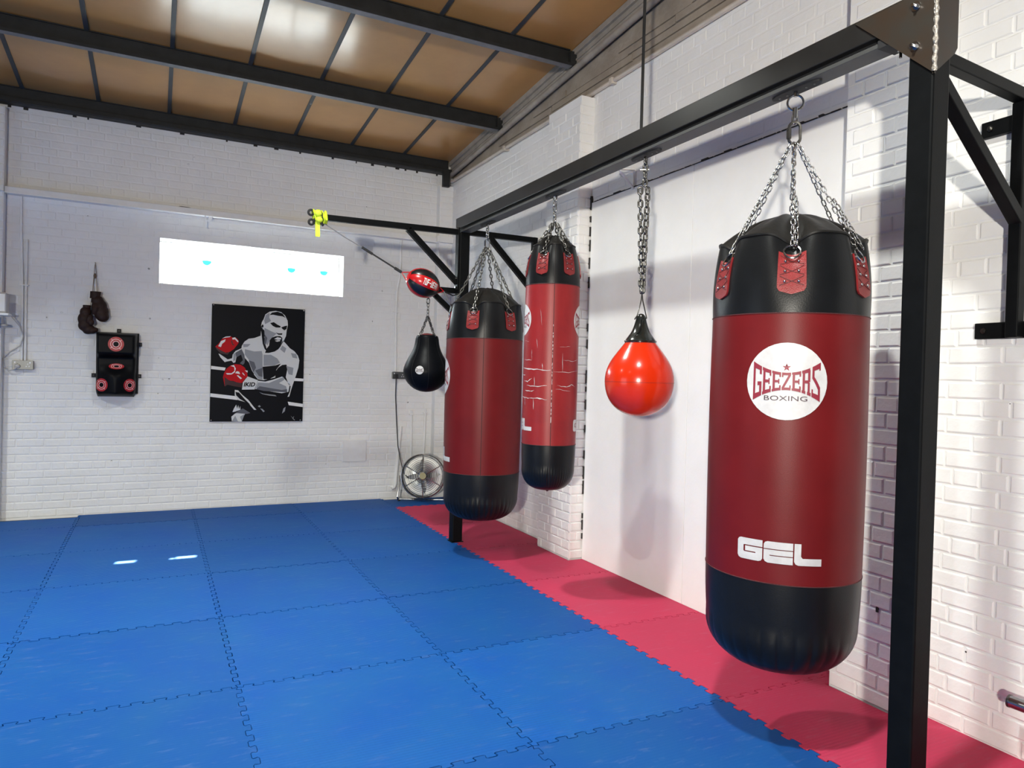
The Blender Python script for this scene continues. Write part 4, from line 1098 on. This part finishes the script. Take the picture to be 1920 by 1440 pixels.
paint('painted_black', 'poster_black', 5, [
    [(762, 232), (790, 205), (850, 195), (905, 215), (940, 262), (905, 245), (860, 240), (800, 228)],  # hair
    [(770, 318), (810, 308), (850, 335), (885, 352), (882, 366), (835, 366), (800, 350)], [(890, 365), (930, 350), (957, 345), (950, 382), (925, 396), (905, 380)],  # brow and eyes
    [(830, 418), (865, 430), (905, 428), (900, 445), (860, 444)],  # nose
    [(765, 505), (790, 475), (830, 460), (880, 458), (905, 478), (900, 520), (885, 570), (860, 600), (820, 625), (760, 640), (715, 640), (735, 590), (760, 560)],  # beard
    [(672, 352), (690, 330), (700, 350), (690, 372)], [(695, 380), (708, 400), (712, 470), (690, 430)],
    [(505, 700), (545, 750), (575, 830), (600, 870), (540, 890), (530, 830), (490, 780)], [(690, 790), (830, 775), (890, 755), (840, 820), (825, 890), (760, 925), (700, 925)],
    [(410, 690), (460, 660), (480, 720), (440, 760), (400, 745)], [(402, 1062), (440, 1070), (500, 1140), (560, 1200), (520, 1180), (450, 1140), (410, 1100)], [(925, 1070), (960, 1080), (940, 1105)]], fig)
paint('painted_lips', 'p_light', 6, [[(815, 490), (850, 470), (890, 478), (893, 492), (855, 500)], [(822, 508), (880, 500), (880, 512), (845, 520)]], fig)
glv = paint('painted_gloves', 'p_red', 6, [
    [(192, 575), (225, 545), (262, 492), (300, 466), (350, 462), (372, 478), (402, 474), (430, 500), (436, 530), (415, 560), (385, 600), (340, 632), (300, 640), (250, 615)],
    [(272, 905), (282, 860), (310, 810), (350, 778), (400, 762), (455, 768), (500, 800), (525, 850), (530, 895), (500, 925), (470, 965), (440, 968), (380, 945), (330, 940), (300, 960), (290, 1005)]])
paint('glove_shade', 'p_dred', 7, [[(192, 575), (250, 615), (310, 645), (345, 625), (320, 660), (250, 650), (205, 605)], [(290, 1005), (288, 900), (330, 935), (400, 955), (470, 968), (468, 1015), (380, 1000), (320, 985)], [(362, 500), (375, 545), (395, 555), (370, 560), (355, 520)]], glv)
paint('glove_shine', 'p_white', 8, [[(222, 570), (250, 515), (298, 495), (292, 520), (262, 545), (250, 580)], [(262, 486), (300, 466), (352, 462), (340, 472), (300, 478)], [(366, 480), (395, 474), (432, 515), (425, 528), (395, 495), (370, 498)],
                                    [(300, 860), (360, 862), (392, 835), (388, 795), (350, 782), (385, 772), (405, 810), (395, 850), (360, 875), (315, 875)], [(398, 860), (415, 838), (440, 845), (450, 870)], [(415, 885), (430, 882), (470, 915), (455, 925)], [(475, 850), (500, 880), (495, 885), (475, 865)], [(500, 830), (530, 832), (528, 855)]], glv)
paint('painted_trunks', 'p_mid', 3, [[(640, 1215), (660, 1205), (672, 1222), (655, 1228)], [(665, 1240), (690, 1245), (715, 1270), (700, 1280)], [(920, 1240), (945, 1222), (935, 1270), (905, 1295)], [(655, 1065), (700, 1080), (830, 1095), (845, 1108), (760, 1100), (690, 1085)], [(1000, 1315), (1050, 1365), (1040, 1366)], [(1020, 1360), (1035, 1325), (1040, 1328)]])
V, F = KID
obj(G().add([(lambda q: Vector((q[0], PY - .0042, q[1])))(pmap(488 + 118 * x_ + 10 * y_, 1004 - 46 * y_)) for x_, y_ in V], F), 'wristband_lettering', 'poster_black', poster, smooth=False, fix=False)
for q in ((175, 125), (1145, 184), (1110, 1365), (150, 1370)):
    a, b = pmap(*q); obj(G().sphere((a, PY, b), (.008, .004, .008), 8, 6), 'screw', 'chrome', poster)

# ------------------------------------------------------------------ wall pad
WPX, WPZ = (.112, .470), (1.155, 1.782)
pad = thing('wall_punch_pad', 'black leather wall punch pad with four red ring targets', 'punch pad', (.29, YB, 1.155))


def smst(a, b, x): t = max(0, min(1, (x - a) / (b - a))); return t * t * (3 - 2 * t)


def pdepth(u, v):
    head = smst(.60, .68, v); low = 1 - smst(.30, .52, v)
    d = .105 + .105 * head + .085 * low * smst(0, .12, v + .06)
    d -= .080 * low * smst(.02, .5, abs(u - .5) + .25 * (.3 - v)) * (1 - head)          # lower wedge falls away to the sides
    e = min(u, 1 - u); ev = min(v, 1 - v)
    k = (1 - max(0, 1 - e / .10) ** 2.5) ; k2 = (1 - max(0, 1 - ev / .07) ** 2.5)
    return max(.012, d * (max(.0, k * k2)) ** .5)


def ppt(u, v, lift=0):
    nar = 1 - .035 * (1 - v) * (2 * abs(u - .5)); cu = .5 + (u - .5) * nar
    x_ = WPX[0] + (WPX[1] - WPX[0]) * cu; z_ = WPZ[0] + (WPZ[1] - WPZ[0]) * v
    # round the bottom corners
    if v < .12: x_ = .291 + (x_ - .291) * (1 - .10 * (1 - v / .12) ** 2)
    return Vector((x_, YB - .022 - pdepth(u, v) - lift, z_))


obj(G().grid(ppt, 41, 65), 'cushion', 'pad', pad, ang=3)
g = G()
for fn in (lambda t: (t, 0), lambda t: (t, 1), lambda t: (0, t), lambda t: (1, t)):
    g.grid(lambda u, v: (lambda p, q: p if v < .5 else q)(ppt(*fn(u)), Vector((ppt(*fn(u)).x, YB - .014, ppt(*fn(u)).z))), 30, 2)
obj(g, 'cushion_side', 'pad', pad)
obj(G().box(WPX[0] + .01, WPX[1] + .012, YB - .016, YB - .006, WPZ[0] + .03, WPZ[1] + .004), 'backboard', 'webbing', pad, smooth=False)
for x_, z_ in ((.305, 1.803), (.490, 1.675), (.490, 1.36), (.096, 1.36)):
    t_ = obj(G().box(x_ - .018, x_ + .018, YB - .02, YB - .006, z_ - .02, z_ + .02), 'fixing_lug', 'webbing', pad, smooth=False); obj(G().sphere((x_, YB - .02, z_), (.007, .004, .007), 8, 5), 'screw', 'oldsteel', t_)
for uc, vc, rx, rz in ((.50, .815, .19, .112), (.51, .475, .185, .045), (.16, .185, .155, .10), (.845, .185, .15, .10)):
    mk = lambda a, b, l: ppt(min(.985, max(.015, uc + a * rx)), vc + b * rz, l)
    g = G(); disc_grid(g, lambda a, b: mk(a, b, .002), 32, 6); t_ = obj(g, 'target', 'pad_red', pad, ang=3, fix=False)
    for r0, r1 in ((.34, .44), (.62, .72)):
        g = G(); g.grid(lambda u, v: mk((r0 + (r1 - r0) * v) * math.cos(2 * PI * u), (r0 + (r1 - r0) * v) * math.sin(2 * PI * u), .0034), 32, 3, True); obj(g, 'target_ring', 'pad_pink', t_, ang=3, fix=False)
    g = G(); disc_grid(g, lambda a, b: mk(a * .33, b * .33, .003), 20, 3); obj(g, 'target_centre', 'pad', t_, ang=3, fix=False)
    for a in (.7, 2.27, 3.84, 5.41):
        g = G(); g.grid(lambda u, v: mk((.56 + .34 * v) * math.cos(a) - (u - .5) * .09 * math.sin(a), (.56 + .34 * v) * math.sin(a) + (u - .5) * .09 * math.cos(a), .0036), 2, 4); obj(g, 'target_tick', 'pad_pink', t_, fix=False)


# ------------------------------------------------------------------ old gloves
def blob(name, mt, parent, ells, vox=.006, it=6):
    g = G()
    for c, r_, rot in ells: g.sphere(c, r_, 18, 12, Matrix.Rotation(rot, 3, 'Y'))
    o = obj(g, name, mt, parent)
    rm = o.modifiers.new('r', 'REMESH'); rm.mode = 'VOXEL'; rm.voxel_size = vox
    sm = o.modifiers.new('s', 'SMOOTH'); sm.factor = .5; sm.iterations = it
    dg = bpy.context.evaluated_depsgraph_get(); me = bpy.data.meshes.new_from_object(o.evaluated_get(dg)); me.shade_smooth()
    o.modifiers.clear(); o.data = me
    return o


GY = YB - .065
g1 = thing('boxing_glove', 'old brown leather boxing glove, the upper one hung by its cuff', 'glove', (.14, GY, 1.9), 'old gloves hung on a nail')
blob('mitt', 'glove_brown', g1, [((.118, GY, 2.085), (.055, .045, .05), 0), ((.135, GY, 2.03), (.068, .05, .07), .35), ((.155, GY, 1.97), (.062, .052, .075), .3), ((.165, GY - .005, 1.935), (.058, .05, .055), .3), ((.105, GY - .03, 2.0), (.03, .03, .06), .2)])
obj(G().grid(lambda u, v: Vector((.097 + .006 * v, GY, 2.105 + .065 * v)) + Vector((.043 * math.cos(2 * PI * u), .034 * math.sin(2 * PI * u), 0)) * (1 + .08 * v), 24, 5, True), 'cuff', 'glove_brown', g1)
g2_ = thing('boxing_glove', 'old brown leather boxing glove, the lower one curled thumb down above the pad', 'glove', (.03, GY, 1.77), 'old gloves hung on a nail')
blob('mitt', 'glove_brown', g2_, [((.022, GY, 1.965), (.05, .045, .055), 0), ((.018, GY, 1.90), (.062, .05, .07), 0), ((.022, GY, 1.84), (.062, .05, .06), -.2), ((.052, GY, 1.80), (.055, .045, .042), -.5), ((.085, GY - .008, 1.79), (.042, .035, .028), -.35), ((.112, GY - .012, 1.80), (.022, .025, .024), 0)])
blob('thumb', 'glove_brown', g2_, [((.058, GY - .04, 1.90), (.028, .025, .045), .3), ((.075, GY - .04, 1.865), (.024, .024, .03), .2)], .005, 4)
obj(G().grid(lambda u, v: Vector((.028 + .004 * v, GY + .005, 1.985 + .05 * v)) + Vector((.032 * math.cos(2 * PI * u), .028 * math.sin(2 * PI * u), 0)) * (1 + .06 * v), 20, 4, True), 'cuff', 'glove_brown', g2_)
lace = thing('glove_lace', 'thin brown lace looped over a nail holding two old gloves', 'lace', (.092, YB - .03, 2.44))
obj(G().tube([(.076, GY, 2.14), (.082, GY + .03, 2.3), (.089, YB - .03, 2.43), (.092, YB - .03, 2.446), (.096, YB - .03, 2.43), (.104, GY + .03, 2.30), (.116, GY, 2.15)], .0028, 5), 'loop', 'string', lace)
obj(G().tube([(.06, GY + .02, 2.03), (.078, GY + .03, 2.2), (.088, YB - .035, 2.34)], .0025, 5), 'loop', 'string', lace)
obj(G().sphere((.092, YB - .034, 2.325), (.014, .012, .026), 10, 8), 'knot', 'string', lace)
obj(G().tube([(.092, YB, 2.449), (.092, YB - .05, 2.452)], .004, 6), 'nail', 'oldsteel', lace)

# ------------------------------------------------------------------ services on the back wall
led = thing('wall_ledge', 'white painted steel ledge running across the back wall above the window', 'ledge', (1.4, YB, 3.02))
obj(G().box(-.63, 3.60, YB - .125, YB - .003, 3.018, 3.074), 'rail', 'white', led, smooth=False, bevel=.004)
obj(G().box(-1.7, -.63, YB - .17, YB - .118, 3.018, 3.074), 'rail', 'white', led, smooth=False, bevel=.004)
obj(G().box(-.63, 3.60, YB - .132, YB - .124, 3.012, 3.020), 'lit_edge_strip', 'upvc', led, smooth=False)  # whiter strip standing in for the light along the ledge's lower edge
obj(G().box(3.56, 3.765, YB - .16, YB - .103, 3.018, 3.09), 'corner_return', 'white', led, smooth=False, bevel=.003)
obj(G().tube([(1.055, YB - .126, 3.02), (1.056, YB - .126, 2.885)], .006, 6), 'hook', 'white', led)
obj(G().prism([(1.085, 3.015), (1.135, 3.015), (1.10, 2.965)], lambda a, b: Vector((a, YB - .10, b)), lambda a, b: Vector((a, YB - .095, b))), 'bracket', 'white', led, smooth=False)
obj(G().tube([(.78, YB - .03, 3.078), (.83, YB - .035, 3.092), (.90, YB - .04, 3.090), (.97, YB - .045, 3.076)], .0055, 6), 'loose_wire', 'cable', led)


def double_socket(x0, z0, label, plugs):
    s_ = thing('wall_socket', label, 'socket', (x0 + .08, YB, z0), 'double sockets on the back wall')
    obj(G().box(x0, x0 + .162, YB - .042, YB - .008, z0, z0 + .082), 'box', 'socket', s_, smooth=False, bevel=.004)
    f_ = obj(G().box(x0 - .002, x0 + .164, YB - .046, YB - .042, z0 - .001, z0 + .083), 'face_plate', 'socket', s_, smooth=False, bevel=.002)
    for k in (0, 1):
        cx = x0 + .042 + .078 * k
        for dx, dz in ((0, .05), (-.011, .028), (.011, .028)): obj(G().box(cx + dx - .004, cx + dx + .004, YB - .0475, YB - .0455, z0 + dz - .004, z0 + dz + .004), 'pin_hole', 'upvc' if k in plugs else 'webbing', f_, smooth=False)
        obj(G().box(x0 + .02 + .118 * k - .005, x0 + .02 + .118 * k + .005, YB - .049, YB - .045, z0 + .055, z0 + .07), 'switch', 'upvc', f_, smooth=False)
    return s_


sA = double_socket(-.556, 1.402, 'metal double socket low on the left beside the white pier', (1,))
sB = double_socket(3.094, 1.394, 'metal double socket behind the black pear bag', (1,))
obj(G().sphere((-.515, YB - .055, 1.43), (.024, .016, .022), 10, 8), 'plug', 'boxgrey', sA)
obj(G().box(3.105, 3.15, YB - .085, YB - .046, 1.40, 1.45), 'plug', 'cable', sB, smooth=False, bevel=.006)


def conduit(label, runs, clips):
    c_ = thing('wall_conduit', label, 'conduit', runs[0][0][0], 'white conduits on the back wall')
    for pts, r_ in runs: obj(G().tube(pts, r_, 8), 'pipe', 'white', c_)
    for x_, z_, w_ in clips: obj(G().box(x_ - w_, x_ + w_, YB - .032, YB - .006, z_ - .006, z_ + .006), 'clip', 'white', c_, smooth=False, bevel=.002)


yc = YB - .018
conduit('white double conduit dropping from the ledge to the socket by the pier', [([(-.515, yc, 3.015), (-.512, yc, 2.7), (-.505, yc, 2.55), (-.493, yc, 2.2), (-.487, yc, 1.485)], .010), ([(-.463, yc, 2.62), (-.465, yc, 2.2), (-.460, yc, 1.485)], .010)], [(-.478, 2.19, .035)])
conduit('white conduit bending down from the ledge to the socket in the corner', [([(3.165, yc, 3.01), (3.163, yc, 2.7), (3.155, yc, 2.58), (3.128, yc, 2.42), (3.122, yc, 2.2), (3.135, yc, 1.48)], .014)], [(3.123, 2.17, .03)])
conduit('thick white pipe stub low on the back wall left of the fan', [([(3.212, yc - .01, .84), (3.185, yc - .01, .5), (3.165, yc - .01, .16), (3.15, yc - .01, .125), (3.12, yc - .01, .115)], .022)], [])
conduit('thin white pipe above the fan ending in a broken stub', [([(3.34, yc, 1.03), (3.35, yc, .7), (3.352, yc, .30)], .012)], [(3.34, .98, .022)])
conduit('white pipe with clip nearest the corner above the fan', [([(3.515, yc, 1.05), (3.51, yc, .7), (3.50, yc, .30)], .015)], [(3.515, 1.0, .026)])
tag(obj(G().box(2.54, 2.81, YB - .022, YB - .007, .443, .688), 'access_plate', 'white', loc=(2.67, YB, .443), smooth=False, bevel=.003), 'small square white plate low on the back wall beside the poster', 'plate')
bx_ = thing('wall_box', 'grey white plastic box on a shelf at the left edge of the back wall', 'box', (-.7, YB - .12, 1.86))
obj(G().box(-.98, -.575, YB - .27, YB - .120, 1.905, 2.09), 'housing', 'boxgrey', bx_, smooth=False, bevel=.012)
obj(G().box(-.98, -.585, YB - .2725, YB - .2690, 1.92, 2.075), 'front_cover', 'board', bx_, smooth=False, bevel=.002)
obj(G().box(-1.0, -.555, YB - .29, YB - .118, 1.885, 1.905), 'shelf', 'upvc', bx_, smooth=False, bevel=.003)
b2_ = thing('junction_box', 'pale blue junction box with grey knob under the white shelf', 'box', (-.7, YB - .12, 1.77))
obj(G().box(-.95, -.635, YB - .20, YB - .120, 1.775, 1.875), 'housing', 'bluebox', b2_, smooth=False, bevel=.006)
obj(G().sphere((-.61, YB - .15, 1.80), (.03, .022, .016), 10, 8), 'knob', 'boxgrey', b2_)
tag(obj(G().tube([(-.56, YB - .10, 1.885), (-.50, YB - .06, 1.80), (-.475, YB - .04, 1.71), (-.50, YB - .04, 1.62), (-.58, YB - .035, 1.56), (-.63, YB - .03, 1.50), (-.625, YB - .03, 1.42), (-.585, YB - .045, 1.385), (-.53, YB - .065, 1.405), (-.515, YB - .068, 1.425)], .0055, 6), 'power_cable', 'boxgrey', loc=(-.55, YB - .06, 1.4)), 'grey curling cable from the wall box down to the socket', 'cable')

# ------------------------------------------------------------------ floor fan
FC = Vector((3.405, 4.26, .288)); fn_ = Vector((-.40, -.90, .13)).normalized(); fu = Vector((0, 0, 1)); fr_ = fu.cross(fn_).normalized() * -1; fr_ = fn_.cross(fu).normalized() * -1; fu = fn_.cross(fr_).normalized()
if fu.z < 0: fu = -fu
fan = thing('floor_fan', 'chrome drum floor fan standing in the corner on blue mats', 'fan', (3.405, 4.3, 0))
FR = .248


def fp(a, r_, d): return FC + (fr_ * math.cos(a) + fu * math.sin(a)) * r_ + fn_ * d


g = G(); g.grid(lambda u, v: fp(2 * PI * u, FR, -.07 + .13 * v), 48, 3, True); obj(g, 'drum', 'fanback', fan)
g = G()
for i in range(1, 13): g.tube([fp(2 * PI * k / 40, FR * i / 12.2, .062 + .018 * (1 - (i / 12.2) ** 2)) for k in range(40)], .0016, 4, True)
obj(g, 'front_grille', 'chrome', fan, fix=False)
g = G()
for i in range(1, 9): g.tube([fp(2 * PI * k / 32, FR * i / 8.2, -.07) for k in range(32)], .0016, 4, True)
obj(g, 'rear_grille', 'oldsteel', fan, fix=False)
for k in range(6):
    a = .55 + k * PI / 3; obj(G().tube([fp(a, .04, .082), fp(a, .14, .076), fp(a, FR, .06)], .0042, 6), 'grille_spoke', 'chrome', fan)
for R_ in (FR,): obj(G().tube([fp(2 * PI * k / 48, R_, .06) for k in range(48)], .006, 6, True), 'rim', 'chrome', fan)
obj(G().tube([fp(2 * PI * k / 48, FR, -.07) for k in range(48)], .006, 6, True), 'rim', 'chrome', fan)
for k in range(4):
    a0 = k * PI / 2 + .9
    obj(G().grid(lambda u, v: fp(a0 + (.28 + .55 * v) * (2 * u - 1), .04 + .175 * v, -.005 + .035 * (u - .5)), 9, 7), 'blade', 'fanblade', fan, ang=3)
obj(G().tube([fp(0, 0, -.06), fp(0, 0, .05)], .045, 16), 'motor', 'webbing', fan)
hb = obj(G().tube([fp(0, 0, .078), fp(0, 0, .088)], .038, 20), 'badge', 'fanhub', fan)
obj(G().tube([fp(2 * PI * k / 24, .04, .083) for k in range(24)], .005, 6, True), 'badge_ring', 'chrome', hb)
for sg in (-1, 1):
    b_ = FC + fr_ * sg * (FR + .018)
    base = Vector((b_.x, b_.y, 0))
    f2 = Vector((fn_.x, fn_.y, 0)).normalized()
    obj(G().tube([b_ - fn_ * .01, b_ + Vector((0, 0, -.1)) + f2 * .02, Vector((b_.x, b_.y, .05)) + f2 * .05 + fr_ * sg * .02, Vector((b_.x, b_.y, .018)) + f2 * .035 + fr_ * sg * .01, Vector((b_.x, b_.y, .018)) - f2 * .12 + fr_ * sg * .01], .011, 8), 'side_frame', 'chrome', fan)
    obj(G().box(b_.x + f2.x * .03 - .014, b_.x + f2.x * .03 + .014, b_.y + f2.y * .03 - .014, b_.y + f2.y * .03 + .014, 0.001, .02), 'rubber_foot', 'cable', fan, bevel=.003)
a_ = FC - fr_ * (FR + .018); b_ = FC + fr_ * (FR + .018); f2 = Vector((fn_.x, fn_.y, 0)).normalized()
obj(G().tube([Vector((a_.x, a_.y, .022)) + f2 * .035, Vector((b_.x, b_.y, .022)) + f2 * .035], .009, 8), 'cross_bar', 'chrome', fan)
tag(obj(G().tube([(3.128, YB - .07, 1.402), (3.13, YB - .06, 1.2), (3.15, YB - .06, .9), (3.17, YB - .07, .62), (3.19, YB - .10, .48), (3.205, YB - .16, .36), (3.21, YB - .22, .30), (3.24, YB - .27, .27)], .0055, 6), 'fan_cable', 'cable', loc=(3.13, YB - .06, .9)), 'black power cable hanging from the corner socket to the fan', 'cable')

# ------------------------------------------------------------------ right wall odds
gb = thing('gallows_bracket', 'small white triangular shelf bracket fixed to the right wall under the beam', 'bracket', (3.75, .83, 2.84))
obj(G().box(3.744, 3.754, .815, .845, 2.835, 3.005), 'wall_leg', 'white', gb, smooth=False, bevel=.002)
obj(G().bar((3.75, .83, 3.0), (3.60, .83, 2.985), .022, .008), 'arm', 'white', gb, smooth=False)
obj(G().bar((3.745, .83, 2.86), (3.61, .83, 2.982), .022, .008), 'strut', 'white', gb, smooth=False)
rail = thing('barbell_bar', 'chrome bar end sticking out low beside the right brick wall', 'bar', (3.62, -2.2, .25))
obj(G().tube([(3.62, -1.885, .254), (3.62, -2.7, .262)], .024, 16), 'bar', 'chrome', rail)
obj(G().tube([(3.62, -1.880, .254), (3.62, -1.887, .254)], .0255, 16), 'end_cap', 'oldsteel', rail)
for y in (-2.1, -2.6): obj(G().box(3.62, 3.715, y - .012, y + .012, .24, .27), 'standoff', 'steel', rail, smooth=False)
g = G()
for _ in range(26):
    y = random.uniform(-2.3, -1.47); z = random.uniform(.3, 2.9); r_ = random.uniform(.002, .005)
    g.add([(3.7165, y + r_ * math.cos(k * PI / 3), z + r_ * math.sin(k * PI / 3)) for k in range(6)], [tuple(range(6))])
o = obj(g, 'paint_chips', 'darkgap', wall_right, smooth=False, fix=False); o['kind'] = 'stuff'
obj(G().box(3.594, 3.601, -1.335, -1.322, .43, .475), 'screw_hook', 'darkgap', wall_right, smooth=False)
